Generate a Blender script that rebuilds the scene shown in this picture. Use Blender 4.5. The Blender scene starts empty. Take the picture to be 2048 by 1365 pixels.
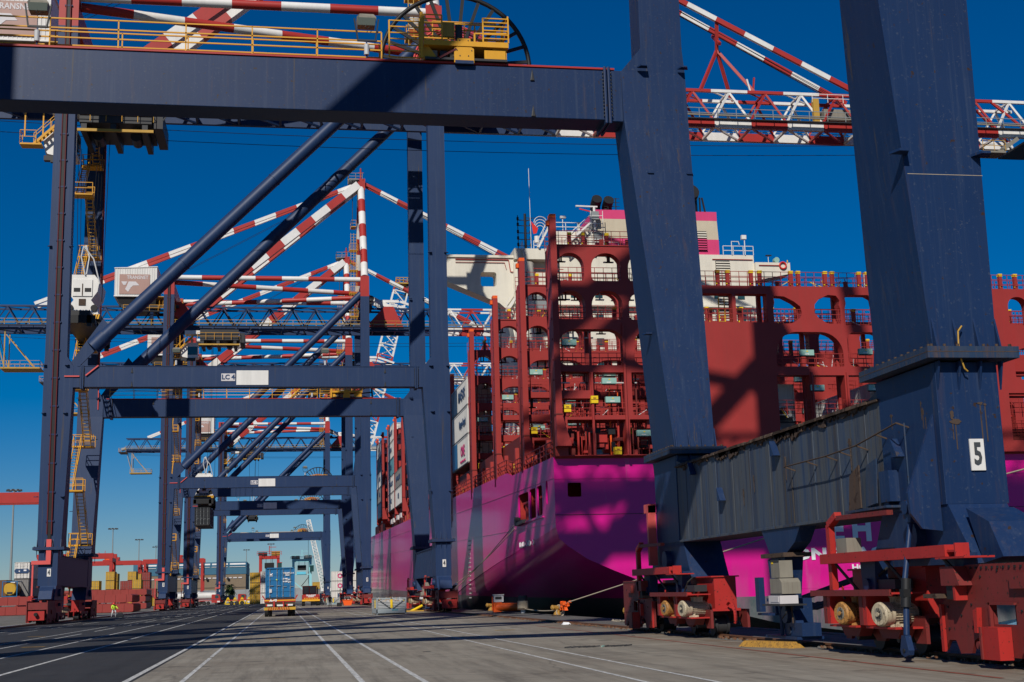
import bpy, math, random
from mathutils import Vector, Matrix
random.seed(7)
S = bpy.context.scene
COL = S.collection
R = math.radians

# ---------------------------------------------------------------- camera, sky, sun, exposure
def cam_matrix(pitch, yaw, roll, loc):
    f = Vector((math.sin(yaw)*math.cos(pitch), math.cos(yaw)*math.cos(pitch), math.sin(pitch)))
    r0 = Vector((math.cos(yaw), -math.sin(yaw), 0)); u0 = r0.cross(f)
    r = math.cos(roll)*r0 - math.sin(roll)*u0
    u = math.sin(roll)*r0 + math.cos(roll)*u0
    m = Matrix((r, u, -f)).transposed().to_4x4(); m.translation = loc
    return m
cd = bpy.data.cameras.new('camera'); cam = bpy.data.objects.new('camera', cd); COL.objects.link(cam)
cd.sensor_width = 36; cd.lens = 46.52; cd.clip_start = .1; cd.clip_end = 6000
cam.matrix_world = cam_matrix(.1867, .1737, .0278, (0, 0, 1.573))
S.camera = cam
SUN = Vector((.465, 1, -.84)).normalized()
W = bpy.data.worlds.new('World'); S.world = W; W.use_nodes = True
nt = W.node_tree; bg = nt.nodes['Background']
sky = nt.nodes.new('ShaderNodeTexSky'); sky.sky_type = 'NISHITA'; sky.sun_disc = False
sky.sun_elevation = math.asin(-SUN.z); sky.sun_rotation = math.atan2(-SUN.x, -SUN.y)
sky.air_density = 1.0; sky.dust_density = .0; sky.ozone_density = 6.0; sky.altitude = 100
hs = nt.nodes.new('ShaderNodeHueSaturation'); hs.inputs['Saturation'].default_value = 1.36; hs.inputs['Value'].default_value = 1.0
tn = nt.nodes.new('ShaderNodeMix'); tn.data_type = 'RGBA'; tn.blend_type = 'MULTIPLY'; tn.inputs[0].default_value = 1; tn.inputs[7].default_value = (.83, .935, 1.12, 1)
nt.links.new(sky.outputs[0], tn.inputs[6]); nt.links.new(tn.outputs[2], hs.inputs['Color']); nt.links.new(hs.outputs[0], bg.inputs[0])
bg.inputs[1].default_value = .05
sl = bpy.data.lights.new('sun', 'SUN'); so = bpy.data.objects.new('sun', sl); COL.objects.link(so)
sl.energy = 4.2; sl.angle = R(.55); sl.color = (1, .95, .87)
so.rotation_euler = SUN.to_track_quat('-Z', 'Y').to_euler()
S.view_settings.view_transform = 'Standard'; S.view_settings.look = 'None'
S.view_settings.exposure = 0; S.view_settings.gamma = 1
S.cycles.max_bounces = 6; S.cycles.diffuse_bounces = 3; S.cycles.glossy_bounces = 3

# ---------------------------------------------------------------- materials
M = {}
def nodes(name):
    m = bpy.data.materials.new(name); m.use_nodes = True; t = m.node_tree
    M[name] = m
    return m, t, t.nodes['Principled BSDF'], t.nodes, t.links
def noise(N, L, co, scale, detail=4, rough=.6, vec=None):
    n = N.new('ShaderNodeTexNoise'); n.inputs['Scale'].default_value = scale
    n.inputs['Detail'].default_value = detail; n.inputs['Roughness'].default_value = rough
    if vec:
        mp = N.new('ShaderNodeMapping'); mp.inputs['Scale'].default_value = vec
        L.new(co, mp.inputs[0]); co = mp.outputs[0]
    L.new(co, n.inputs['Vector']); return n.outputs[0]
def ramp(N, L, src, stops):
    r = N.new('ShaderNodeValToRGB'); L.new(src, r.inputs[0]); e = r.color_ramp.elements
    while len(e) < len(stops): e.new(.5)
    for i, (p, c) in enumerate(stops):
        e[i].position = p; e[i].color = tuple(c)+(1,) if len(c) == 3 else c
    return r.outputs[0]
def mixc(N, L, fac, a, b):
    x = N.new('ShaderNodeMix'); x.data_type = 'RGBA'
    if isinstance(fac, float): x.inputs[0].default_value = fac
    else: L.new(fac, x.inputs[0])
    for s, v in ((6, a), (7, b)):
        if isinstance(v, tuple): x.inputs[s].default_value = v+(1,)
        else: L.new(v, x.inputs[s])
    return x.outputs[2]
def paint(name, c, rough=.45, streak=.35, rust=0., dirt=(.05, .045, .035), scale=1., chips=0., bump=0.):
    m, t, P, N, L = nodes(name)
    co = N.new('ShaderNodeTexCoord').outputs['Object']
    s = noise(N, L, co, 1.1*scale, 6, .7, (1.6, 1.6, .12))
    f = ramp(N, L, s, [(.42, (0, 0, 0)), (.75, (streak,)*3)])
    d = tuple(.55*x+.45*y for x, y in zip(c, dirt))
    base = mixc(N, L, f, tuple(c), d)
    b = noise(N, L, co, .5*scale, 5, .6)
    f2 = ramp(N, L, b, [(.35, (0, 0, 0)), (.7, (.35,)*3)])
    base = mixc(N, L, f2, base, tuple(min(1, x*1.25+.006) for x in c))
    if name.startswith('blue'):   # chalky vertical wash marks and thin rust runs
        w1 = ramp(N, L, noise(N, L, co, 3.2*scale, 6, .8, (1.8, 1.8, .05)), [(.52, (0, 0, 0)), (.72, (.38,)*3)])
        base = mixc(N, L, w1, base, (.055, .075, .12))
        w2 = ramp(N, L, noise(N, L, co, 2.1*scale, 5, .6, (2.4, 2.4, .045)), [(.66, (0, 0, 0)), (.70, (.6,)*3)])
        base = mixc(N, L, w2, base, (.075, .055, .03))
        w3 = ramp(N, L, noise(N, L, co, 14, 3, .6), [(.62, (0, 0, 0)), (.70, (.5,)*3)])
        base = mixc(N, L, w3, base, (.06, .075, .11))
    if rust:
        r1 = noise(N, L, co, 2.6*scale, 8, .75, (1.7, 1.7, .1))
        f3 = ramp(N, L, r1, [(.60-.12*rust, (0, 0, 0)), (.70, (min(1, rust),)*3)])
        base = mixc(N, L, f3, base, (.10, .055, .028))
    if chips:
        r2 = noise(N, L, co, 7*scale, 3, .5)
        f4 = ramp(N, L, r2, [(.70-.05*chips, (0, 0, 0)), (.74-.05*chips, (1, 1, 1))])
        base = mixc(N, L, f4, base, (.035, .02, .014))
    L.new(base, P.inputs['Base Color'])
    P.inputs['Roughness'].default_value = rough; P.inputs['Specular IOR Level'].default_value = .3
    if bump:
        bn = N.new('ShaderNodeBump'); bn.inputs['Strength'].default_value = bump; bn.inputs['Distance'].default_value = .03
        L.new(noise(N, L, co, 3, 3), bn.inputs['Height']); L.new(bn.outputs[0], P.inputs['Normal'])
    return m
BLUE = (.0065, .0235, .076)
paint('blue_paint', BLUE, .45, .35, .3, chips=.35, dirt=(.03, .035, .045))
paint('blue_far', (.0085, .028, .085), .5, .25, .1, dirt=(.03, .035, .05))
paint('blue_worn', (.014, .034, .075), .55, 1.0, .8, chips=.5, scale=1.9, bump=.15, dirt=(.085, .07, .045))
paint('rusty_edge', (.06, .04, .03), .8, .5, 1., chips=2, bump=.5)
paint('red_paint', (.36, .028, .022), .45, .3, .1)
paint('bogie_red', (.38, .022, .018), .5, .6, .45, chips=.9, scale=2, dirt=(.05, .02, .015))
paint('bogie_dark_red', (.17, .022, .02), .55, .6, .5, chips=1., scale=2, dirt=(.04, .02, .015))
paint('white_paint', (.68, .66, .62), .45, .35, .1)
paint('yellow_paint', (.62, .30, .015), .5, .35, .2)
paint('yellow_bright', (.75, .50, .01), .5, .2)
paint('yellow_dim', (.45, .26, .04), .6, .4, .3)
paint('ship_red', (.30, .028, .024), .5, .4, .15)
paint('ship_red_dark', (.14, .017, .014), .6, .3, .1)
paint('funnel_tan', (.52, .45, .33), .5, .3, .1)
paint('ship_white', (.66, .62, .52), .5, .35, .12)
paint('funnel_pink', (.60, .05, .16), .5, .25)
paint('black_steel', (.012, .012, .013), .5, .2)
paint('dark_steel', (.03, .03, .032), .5, .4, .3)
paint('grey_paint', (.22, .24, .24), .5, .35, .15)
paint('silver', (.5, .5, .5), .35, .3)
paint('orange_paint', (.75, .10, .01), .5, .2)
paint('teal_box', (.26, .44, .38), .5, .3)
paint('motor_cream', (.46, .39, .27), .55, .7, .9, scale=4, chips=1.5)
paint('motor_rust', (.42, .20, .05), .6, .9, 1.2, scale=5, chips=2)
paint('con_shaded', (.012, .014, .018), .6, .3)  # shade on the hanging container, put into its base colour
paint('box_grey', (.22, .20, .16), .6, .6, .4, scale=3)
paint('rubber', (.015, .015, .015), .8, .2)
paint('tray_red', (.10, .012, .014), .5, .3)
paint('pink_tray', (.60, .09, .08), .5, .2)
paint('brown_house', (.30, .17, .13), .6, .3)
paint('con_yellow', (.50, .29, .025), .55, .45, .3)
paint('con_red', (.26, .035, .028), .55, .4, .3)
paint('con_white', (.62, .60, .56), .5, .45, .25)
paint('con_grey', (.20, .19, .18), .6, .4, .2)
paint('con_blue', (.012, .13, .30), .45, .4, .15)
paint('con_navy', (.02, .05, .10), .5, .3, .1)
paint('con_brown', (.14, .06, .03), .55, .4, .3)
paint('con_teal', (.10, .25, .30), .5, .3)
paint('bin_grey', (.30, .34, .35), .5, .3, .1)
paint('ltblue', (.25, .55, .60), .5, .3)
paint('rope', (.36, .30, .22), .9, .4, scale=5)
paint('rope_blue', (.03, .04, .08), .9, .3)
paint('bollard_yellow', (.42, .22, .035), .7, 1., 1., scale=3.5, chips=1.5, dirt=(.10, .08, .05))
paint('skin', (.18, .09, .055), .6, .1)
paint('hivis', (.55, .75, .05), .7, .2)
paint('cloth_dark', (.012, .014, .02), .9, .2)
paint('cloth_white', (.5, .5, .5), .9, .2)
paint('helmet_red', (.6, .03, .02), .4, .1)
paint('magenta_text', (.55, .03, .16), .5, .1)
paint('navy_text', (.02, .05, .12), .5, .1)
paint('grey_text', (.05, .055, .06), .6, .3)
paint('text_white', (.72, .72, .72), .5, .15)
paint('sign_brown', (.36, .22, .18), .5, .2)
paint('lettering_pale', (.55, .52, .52), .5, .2)
paint('wall_brown', (.20, .15, .10), .8, .3)
paint('wall_blue', (.04, .13, .20), .6, .3)
paint('wall_grey', (.26, .27, .27), .8, .3)
paint('bark', (.09, .065, .045), .9, .3)
paint('palm_leaf', (.045, .07, .02), .8, .3)
paint('asphalt_patch', (.05, .05, .05), .9, .2)
paint('hazard_yellow', (.75, .38, .02), .5, .2)
paint('star_blue', (.12, .5, .65), .5, .1)
def glassy(name, c, rough=.08):
    m, t, P, N, L = nodes(name); P.inputs['Base Color'].default_value = c+(1,); P.inputs['Roughness'].default_value = rough
    P.inputs['Specular IOR Level'].default_value = .7
glassy('glass', (.02, .06, .06)); glassy('lamp_glass', (.12, .14, .12), .2)

def sill_material():
    m, t, P, N, L = nodes('sill_worn'); co = N.new('ShaderNodeTexCoord').outputs['Object']
    v = noise(N, L, co, 2.3, 7, .72, (1, 1, .035))
    a = ramp(N, L, v, [(.34, (.014, .034, .085)), (.44, (.050, .070, .105)), (.52, (.070, .075, .078)), (.60, (.022, .038, .075)), (.66, (.055, .043, .028))])
    w = ramp(N, L, noise(N, L, co, 5.5, 6, .7, (1, 1, .03)), [(.58, (0, 0, 0)), (.63, (.85,)*3)])
    a = mixc(N, L, w, a, (.050, .033, .018))
    p_ = ramp(N, L, noise(N, L, co, 1.7, 6, .7, (1, 1, .35)), [(.60, (0, 0, 0)), (.68, (.7,)*3)])
    a = mixc(N, L, p_, a, (.10, .115, .135))
    c = ramp(N, L, noise(N, L, co, 5, 5, .6, (1, 1, .5)), [(.70, (0, 0, 0)), (.73, (1, 1, 1))])
    a = mixc(N, L, c, a, (.06, .028, .015)); L.new(a, P.inputs['Base Color']); P.inputs['Roughness'].default_value = .6
sill_material()
def hull_material():
    m, t, P, N, L = nodes('hull_paint')
    co = N.new('ShaderNodeTexCoord').outputs['Object']
    s = noise(N, L, co, .5, 7, .7, (1, 1, .06))
    f = ramp(N, L, s, [(.4, (0, 0, 0)), (.8, (.45,)*3)])
    base = mixc(N, L, f, (.66, .003, .235), (.50, .015, .19))
    # weld seams: thin darker horizontals and verticals
    sp = N.new('ShaderNodeSeparateXYZ'); L.new(co, sp.inputs[0])
    def math_(op, a, b=None):
        n = N.new('ShaderNodeMath'); n.operation = op
        for i, v in enumerate((a, b)):
            if v is None: continue
            if isinstance(v, (int, float)): n.inputs[i].default_value = v
            else: L.new(v, n.inputs[i])
        return n.outputs[0]
    yl = math_('MULTIPLY', math_('SUBTRACT', sp.outputs[1], 140), .0112)
    line = math_('ADD', math_('MAXIMUM', yl, -.75), 1.25)
    below = math_('LESS_THAN', sp.outputs[2], line)
    dirt = ramp(N, L, noise(N, L, co, 1.6, 6, .7, (1, 1, .5)), [(.35, (.06, .085, .085)), (.7, (.13, .14, .13))])
    base = mixc(N, L, below, base, dirt)
    # faded, scraped band above the waterline
    near = math_('SUBTRACT', sp.outputs[2], line)
    fade = math_('MULTIPLY', math_('SUBTRACT', 1.0, math_('MINIMUM', math_('ABSOLUTE', math_('MULTIPLY', near, .35)), 1.0)), .5)
    fn = math_('MULTIPLY', fade, ramp(N, L, noise(N, L, co, .9, 6, .75, (1, 1, .2)), [(.4, (0, 0, 0)), (.65, (1, 1, 1))]))
    base = mixc(N, L, fn, base, (.30, .10, .17))
    sc_ = ramp(N, L, noise(N, L, co, .8, 7, .75, (1, 2.2, .10)), [(.60, (0, 0, 0)), (.68, (.35,)*3)]); base = mixc(N, L, sc_, base, (.42, .16, .28))
    L.new(base, P.inputs['Base Color'])
    P.inputs['Roughness'].default_value = .35; P.inputs['Specular IOR Level'].default_value = .25; P.inputs['Coat Weight'].default_value = .5; P.inputs['Coat Roughness'].default_value = .13; P.inputs['Coat IOR'].default_value = 1.32
    b = N.new('ShaderNodeBump'); b.inputs['Strength'].default_value = .35; b.inputs['Distance'].default_value = .12
    L.new(noise(N, L, co, .35, 2, .5, (1, 1, .6)), b.inputs['Height']); L.new(b.outputs[0], P.inputs['Normal'])
hull_material()

def concrete_material(name, c1, c2, c3, slab=True, crack=True):
    m, t, P, N, L = nodes(name)
    co = N.new('ShaderNodeTexCoord').outputs['Object']
    a = ramp(N, L, noise(N, L, co, .25, 9, .68), [(.3, c1), (.55, c2), (.75, c3)])
    streak = ramp(N, L, noise(N, L, co, 1.3, 8, .75, (1.6, .10, 1)), [(.46, (0, 0, 0)), (.70, (.8,)*3)])
    a = mixc(N, L, streak, a, tuple(x*.36 for x in c1))
    cross = ramp(N, L, noise(N, L, co, .55, 7, .7, (.16, 1.8, 1)), [(.5, (0, 0, 0)), (.75, (.55,)*3)])
    a = mixc(N, L, cross, a, tuple(x*.6 for x in c1))
    stain = ramp(N, L, noise(N, L, co, .9, 3, .45), [(.64, (0, 0, 0)), (.70, (.7,)*3)])
    a = mixc(N, L, stain, a, tuple(x*.45 for x in c1))
    grain = ramp(N, L, noise(N, L, co, 28, 3, .7), [(.3, (0, 0, 0)), (.75, (.45,)*3)])
    a = mixc(N, L, grain, a, tuple(x*.55 for x in c2))
    if name == 'concrete':   # rust washed off the rail
        sx_ = N.new('ShaderNodeSeparateXYZ'); L.new(co, sx_.inputs[0]); rs = ramp(N, L, sx_.outputs[0], [(0, (0, 0, 0)), (1, (1, 1, 1))])
        mr = N.new('ShaderNodeMapRange'); mr.inputs[1].default_value = 9.5; mr.inputs[2].default_value = 12.7; L.new(sx_.outputs[0], mr.inputs[0])
        ml = N.new('ShaderNodeMath'); ml.operation = 'MULTIPLY'; L.new(mr.outputs[0], ml.inputs[0]); L.new(ramp(N, L, noise(N, L, co, .7, 8, .75), [(.38, (.1,)*3), (.65, (.9,)*3)]), ml.inputs[1])
        a = mixc(N, L, ml.outputs[0], a, (.13, .075, .035))
    if slab:
        br = N.new('ShaderNodeTexBrick'); br.offset = 0; br.inputs['Scale'].default_value = 1
        br.inputs['Brick Width'].default_value = 6; br.inputs['Row Height'].default_value = 6
        br.inputs['Mortar Size'].default_value = .012; br.inputs['Mortar Smooth'].default_value = .3
        L.new(co, br.inputs[0]); a = mixc(N, L, br.outputs['Fac'], a, tuple(x*.3 for x in c1))
    if crack:
        vo = N.new('ShaderNodeTexVoronoi'); vo.feature = 'DISTANCE_TO_EDGE'; vo.inputs['Scale'].default_value = .22
        wv = N.new('ShaderNodeMix'); wv.data_type = 'RGBA'; wv.inputs[0].default_value = .35
        nn = N.new('ShaderNodeTexNoise'); nn.inputs['Scale'].default_value = .8; nn.inputs['Detail'].default_value = 6
        L.new(co, nn.inputs['Vector']); L.new(co, wv.inputs[6]); L.new(nn.outputs[1], wv.inputs[7]); L.new(wv.outputs[2], vo.inputs['Vector'])
        fc = ramp(N, L, vo.outputs['Distance'], [(.0, (.55,)*3), (.006, (0, 0, 0))])
        a = mixc(N, L, fc, a, tuple(x*.35 for x in c1))
    L.new(a, P.inputs['Base Color']); P.inputs['Roughness'].default_value = .85
    b = N.new('ShaderNodeBump'); b.inputs['Strength'].default_value = .4; b.inputs['Distance'].default_value = .02
    L.new(noise(N, L, co, 9, 6, .7), b.inputs['Height']); L.new(b.outputs[0], P.inputs['Normal'])
concrete_material('concrete', (.21, .18, .14), (.285, .255, .205), (.36, .33, .27), slab=False)
concrete_material('quay_edge', (.10, .095, .085), (.15, .14, .125), (.19, .18, .16), slab=False)
concrete_material('asphalt', (.021, .021, .023), (.030, .030, .032), (.040, .039, .040), slab=False)
concrete_material('yard_ground', (.13, .115, .095), (.19, .175, .15), (.24, .22, .19), crack=False)
concrete_material('ballast', (.10, .065, .04), (.17, .12, .08), (.24, .18, .13), slab=False, crack=False)
def line_material(name, c):
    m, t, P, N, L = nodes(name); co = N.new('ShaderNodeTexCoord').outputs['Object']
    f = ramp(N, L, noise(N, L, co, 5, 8, .8, (1.5, .5, 1)), [(.38, (0, 0, 0)), (.6, (1, 1, 1))])
    L.new(mixc(N, L, f, tuple(x*.42 for x in c), c), P.inputs['Base Color']); P.inputs['Roughness'].default_value = .8
line_material('line_white', (.62, .62, .60)); line_material('line_yellow', (.45, .26, .04)); line_material('line_red', (.3, .07, .04))
def water_material():
    m, t, P, N, L = nodes('water'); P.inputs['Base Color'].default_value = (.004, .012, .015, 1); P.inputs['Roughness'].default_value = .08
    co = N.new('ShaderNodeTexCoord').outputs['Object']; b = N.new('ShaderNodeBump'); b.inputs['Strength'].default_value = .5; b.inputs['Distance'].default_value = .2
    L.new(noise(N, L, co, .8, 5), b.inputs['Height']); L.new(b.outputs[0], P.inputs['Normal'])
water_material()
def rail_steel():
    paint('rail_steel', (.16, .07, .035), .6, .6, .8, scale=3)
rail_steel()

# ---------------------------------------------------------------- mesh helpers
class MB:
    def __init__(s): s.v = []; s.f = []; s.m = []; s.sm = []; s.mats = []
    def mi(s, m):
        if m not in s.mats: s.mats.append(m)
        return s.mats.index(m)
    def add(s, vs, fs, m, smooth=False):
        o = len(s.v); s.v += [tuple(v) for v in vs]; k = s.mi(m)
        for f in fs: s.f.append([i+o for i in f]); s.m.append(k); s.sm.append(smooth)
        return s
    def hexa(s, p, m):  # 4 bottom, 4 top, same winding
        return s.add(p, [(3, 2, 1, 0), (4, 5, 6, 7), (0, 1, 5, 4), (1, 2, 6, 5), (2, 3, 7, 6), (3, 0, 4, 7)], m)
    def box(s, x0, x1, y0, y1, z0, z1, m):
        return s.hexa([(x0, y0, z0), (x1, y0, z0), (x1, y1, z0), (x0, y1, z0), (x0, y0, z1), (x1, y0, z1), (x1, y1, z1), (x0, y1, z1)], m)
    def loft(s, secs, m):  # secs: (z,x0,x1,y0,y1[,mat])
        for a, b in zip(secs, secs[1:]):
            k = b[5] if len(b) > 5 else m
            s.hexa([(a[1], a[3], a[0]), (a[2], a[3], a[0]), (a[2], a[4], a[0]), (a[1], a[4], a[0]),
                    (b[1], b[3], b[0]), (b[2], b[3], b[0]), (b[2], b[4], b[0]), (b[1], b[4], b[0])], k)
        return s
    def frame(s, p, q, up=(0, 0, 1)):
        p, q = Vector(p), Vector(q); d = (q-p).normalized(); u = Vector(up)
        if abs(d.dot(u)) > .98: u = Vector((0, 1, 0))
        a = d.cross(u).normalized(); b = a.cross(d).normalized(); return p, q, a, b
    def beam(s, p, q, w, h, m, up=(0, 0, 1)):
        p, q, a, b = s.frame(p, q, up); a = a*w/2; b = b*h/2
        return s.hexa([p-a-b, p+a-b, p+a+b, p-a+b, q-a-b, q+a-b, q+a+b, q-a+b], m)
    def tube(s, p, q, r, m, n=8, r2=None, caps=True):
        p, q, a, b = s.frame(p, q); r2 = r if r2 is None else r2
        c = [(math.cos(2*math.pi*i/n), math.sin(2*math.pi*i/n)) for i in range(n)]
        vs = [p+a*x*r+b*y*r for x, y in c]+[q+a*x*r2+b*y*r2 for x, y in c]
        s.add(vs, [(i, (i+1) % n, n+(i+1) % n, n+i) for i in range(n)], m, n > 5)
        if caps: s.add(vs, [tuple(range(n))[::-1], tuple(range(n, 2*n))], m)
        return s
    def path(s, pts, r, m, n=6):
        for a, b in zip(pts, pts[1:]): s.tube(a, b, r, m, n)
        return s
    def striped(s, p, q, r, seg, ma, mb, n=10, box=None, phase=0):
        p, q = Vector(p), Vector(q); L = (q-p).length; k = max(1, round(L/seg))
        for i in range(k):
            a = p.lerp(q, i/k); b = p.lerp(q, (i+1)/k); mm = ma if (i+phase) % 2 == 0 else mb
            if box: s.beam(a, b, box[0], box[1], mm)
            else: s.tube(a, b, r, mm, n, caps=(i in (0, k-1)))
        return s
    def prism(s, pts, ext, m):
        n = len(pts); e = Vector(ext); P = [Vector(p) for p in pts]
        return s.add(P+[p+e for p in P], [tuple(range(n))[::-1], tuple(range(n, 2*n))]+[(i, (i+1) % n, n+(i+1) % n, n+i) for i in range(n)], m)
    def disc(s, c, axis, r, t, m, n=20, r2=None):
        c = Vector(c); a = Vector(axis).normalized()*t/2
        return s.tube(c-a, c+a, r, m, n, r2)
    def ring(s, c, ax, ay, R1, r, m, n=24, k=4, a0=0, a1=2*math.pi):
        c, ax, ay = Vector(c), Vector(ax), Vector(ay)
        full = abs(a1-a0-2*math.pi) < 1e-6
        pts = [c+ax*math.cos(a0+(a1-a0)*i/n)*R1+ay*math.sin(a0+(a1-a0)*i/n)*R1 for i in range(n+1)]
        return s.path(pts, r, m, k)
    def rail(s, p, q, h, m, n=None, r=.025, bars=2, sp=1.5):
        p, q = Vector(p), Vector(q); L = (q-p).length; n = n or max(1, round(L/sp))
        for i in range(n+1):
            a = p.lerp(q, i/n); s.beam(a, a+Vector((0, 0, h)), 2*r, 2*r, m)
        for j in range(1, bars+1):
            z = Vector((0, 0, h*j/bars)); s.beam(p+z, q+z, 2*r, 2*r, m)
        return s
    def stairs(s, p, q, w, m, mt, axis='x', n=12):
        p, q = Vector(p), Vector(q); o = Vector((w/2, 0, 0)) if axis == 'x' else Vector((0, w/2, 0))
        for sg in (-1, 1):
            s.beam(p+o*sg, q+o*sg, .06, .22, m)
            s.beam(p+o*sg+Vector((0, 0, 1)), q+o*sg+Vector((0, 0, 1)), .05, .05, m)
            for k in (0, .5, 1):
                c = p.lerp(q, k)+o*sg; s.beam(c, c+Vector((0, 0, 1)), .05, .05, m)
        for i in range(n):
            c = p.lerp(q, (i+.5)/n)
            if axis == 'x': s.box(c.x-w/2, c.x+w/2, c.y-.12, c.y+.12, c.z-.02, c.z+.02, mt)
            else: s.box(c.x-.12, c.x+.12, c.y-w/2, c.y+w/2, c.z-.02, c.z+.02, mt)
        return s
    def mesh(s, name):
        me = bpy.data.meshes.new(name); me.from_pydata(s.v, [], s.f)
        for m in s.mats: me.materials.append(M[m])
        me.polygons.foreach_set('material_index', s.m); me.polygons.foreach_set('use_smooth', s.sm)
        me.update(); return me
    def build(s, name, parent=None, loc=None, **kw): return link(name, s.mesh(name), parent, loc, **kw)

def link(name, me, parent=None, loc=None, rot=None, label=None, cat=None, group=None, kind=None, bevel=0):
    o = bpy.data.objects.new(name, me); COL.objects.link(o)
    if parent: o.parent = parent
    if loc is not None: o.location = loc
    if rot is not None: o.rotation_euler = rot
    if bevel:
        b = o.modifiers.new('bevel', 'BEVEL'); b.width = bevel; b.segments = 2; b.limit_method = 'ANGLE'; b.angle_limit = R(40)
    return tag(o, label, cat, group, kind)
def tag(o, label=None, cat=None, group=None, kind=None):
    for k, v in (('label', label), ('category', cat), ('group', group), ('kind', kind)):
        if v: o[k] = v
    return o
def thing(name, label, cat, loc=(0, 0, 0), rz=0, group=None):
    o = bpy.data.objects.new(name, None); COL.objects.link(o); o.location = loc; o.rotation_euler = (0, 0, rz); o.empty_display_size = .5
    return tag(o, label, cat, group)
CACHE = {}
def cached(key, fn):
    if key not in CACHE: CACHE[key] = fn()
    return CACHE[key]

def plate(outer, holes, thick, mat, plane='XZ', at=0.):
    """flat sheet with holes, cut from a closed outline; returns a mesh"""
    cu = bpy.data.curves.new('outline', 'CURVE'); cu.dimensions = '2D'; cu.fill_mode = 'BOTH'; cu.extrude = thick/2
    for pl in [outer]+list(holes):
        sp = cu.splines.new('POLY'); sp.points.add(len(pl)-1)
        for i, (x, y) in enumerate(pl): sp.points[i].co = (x, y, 0, 1)
        sp.use_cyclic_u = True
    o = bpy.data.objects.new('outline', cu); COL.objects.link(o)
    me = bpy.data.meshes.new_from_object(o); bpy.data.objects.remove(o); bpy.data.curves.remove(cu)
    for v in me.vertices:
        x, y, z = v.co
        v.co = (x, at+z, y) if plane == 'XZ' else (at+z, x, y)
    me.materials.clear(); me.materials.append(M[mat]); me.update(); return me
def rr(x0, x1, z0, z1, r=.3, top=None, n=6):
    """rounded rectangle; top = larger radius of the upper corners"""
    rt = min(top or r, (x1-x0)/2-.001, (z1-z0)/1.0-r-.001) if top else min(r, (x1-x0)/2-.001, (z1-z0)/2-.001)
    rb = min(r, (x1-x0)/2-.001); pts = []
    for cx, cz, a0, q in ((x1-rt, z1-rt, 0, rt), (x0+rt, z1-rt, 90, rt), (x0+rb, z0+rb, 180, rb), (x1-rb, z0+rb, 270, rb)):
        for i in range(n+1):
            a = R(a0+90*i/n); pts.append((cx+q*math.cos(a), cz+q*math.sin(a)))
    return pts
def text_mesh(txt, size, ext=.01, bold=0., mat='grey_text', sx=1.):
    cu = bpy.data.curves.new('lettering', 'FONT'); cu.body = txt; cu.size = size; cu.extrude = ext; cu.offset = bold
    cu.align_x = 'CENTER'; cu.align_y = 'CENTER'; cu.resolution_u = 2
    o = bpy.data.objects.new('lettering', cu); COL.objects.link(o)
    me = bpy.data.meshes.new_from_object(o); bpy.data.objects.remove(o); bpy.data.curves.remove(cu)
    for v in me.vertices: v.co.x *= sx
    me.materials.clear(); me.materials.append(M[mat]); me.update(); return me
def letters(txt, size, loc, face='-y', parent=None, ext=.01, bold=0., mat='grey_text', sx=1., name='lettering'):
    me = cached(('txt', txt, size, bold, mat, sx, ext), lambda: text_mesh(txt, size, ext, bold, mat, sx))
    rot = {'-y': (R(90), 0, 0), '-x': (R(90), 0, R(-90)), '+z': (0, 0, 0)}[face]
    return link(name, me, parent, loc, rot)

# ---------------------------------------------------------------- the setting: ground, road, markings, quay, water
def sheet(name, x0, x1, y0, y1, z, mat, kind='structure', t=.0):
    return MB().add([(x0, y0, z), (x1, y0, z), (x1, y1, z), (x0, y1, z)], [(0, 1, 2, 3)], mat).build(name, kind=kind)
MB().add([(-4000, -60, -.012), (16.95, -60, -.012), (16.95, 700, -.012), (400, 700, -.012), (2500, 3200, -.012), (-4000, 3200, -.012)], [(0, 1, 2, 3, 4, 5)], 'yard_ground').build('ground', kind='structure')
sheet('quay_pavement', -2.95, 12.75, -40, 640, 0, 'concrete')
sheet('asphalt_road', -19.9, -2.95, -40, 640, .0, 'asphalt')
MB().box(12.75, 16.95, -40, 640, -.3, -.02, 'quay_edge').box(16.45, 16.95, -40, 640, -.02, .03, 'quay_edge').box(12.75, 12.95, -40, 640, -.02, .004, 'quay_edge').box(13.75, 16.45, -40, 640, -.02, .012, 'quay_edge').build('quay_edge', kind='structure')
MB().box(16.5, 16.94, -60, 700, -14, -.31, 'quay_edge').build('quay_wall', kind='structure')
MB().add([(12.95, -40, -.012), (13.75, -40, -.012), (13.75, 640, -.012), (12.95, 640, -.012)], [(0, 1, 2, 3)], 'ballast').build('rail_trench', kind='structure')
sheet('water', 16.9, 2500, -400, 690, -3.2, 'water')
MB().box(-20.1, -19.9, -40, 640, -.01, .06, 'line_white').build('kerb', kind='structure')
def crane_rail(x):
    m = MB(); y = -40
    m.box(x-.075, x+.075, -40, 640, -.01, .012, 'rail_steel').box(x-.02, x+.02, -40, 640, .012, .05, 'rail_steel').box(x-.05, x+.05, -40, 640, .05, .095, 'rail_steel')
    return m.build('crane_rail', kind='structure')
crane_rail(13.35); crane_rail(-18.6)
m = MB()
for i in range(300):
    y = 5+i*.6+random.uniform(-.05, .05)
    for sx in (-.14, .14): m.box(13.35+sx-.06, 13.35+sx+.06, y-.06, y+.06, -.01, random.uniform(.03, .07), 'rail_steel')
m.build('rail_clip', kind='stuff')
m = MB()
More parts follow.
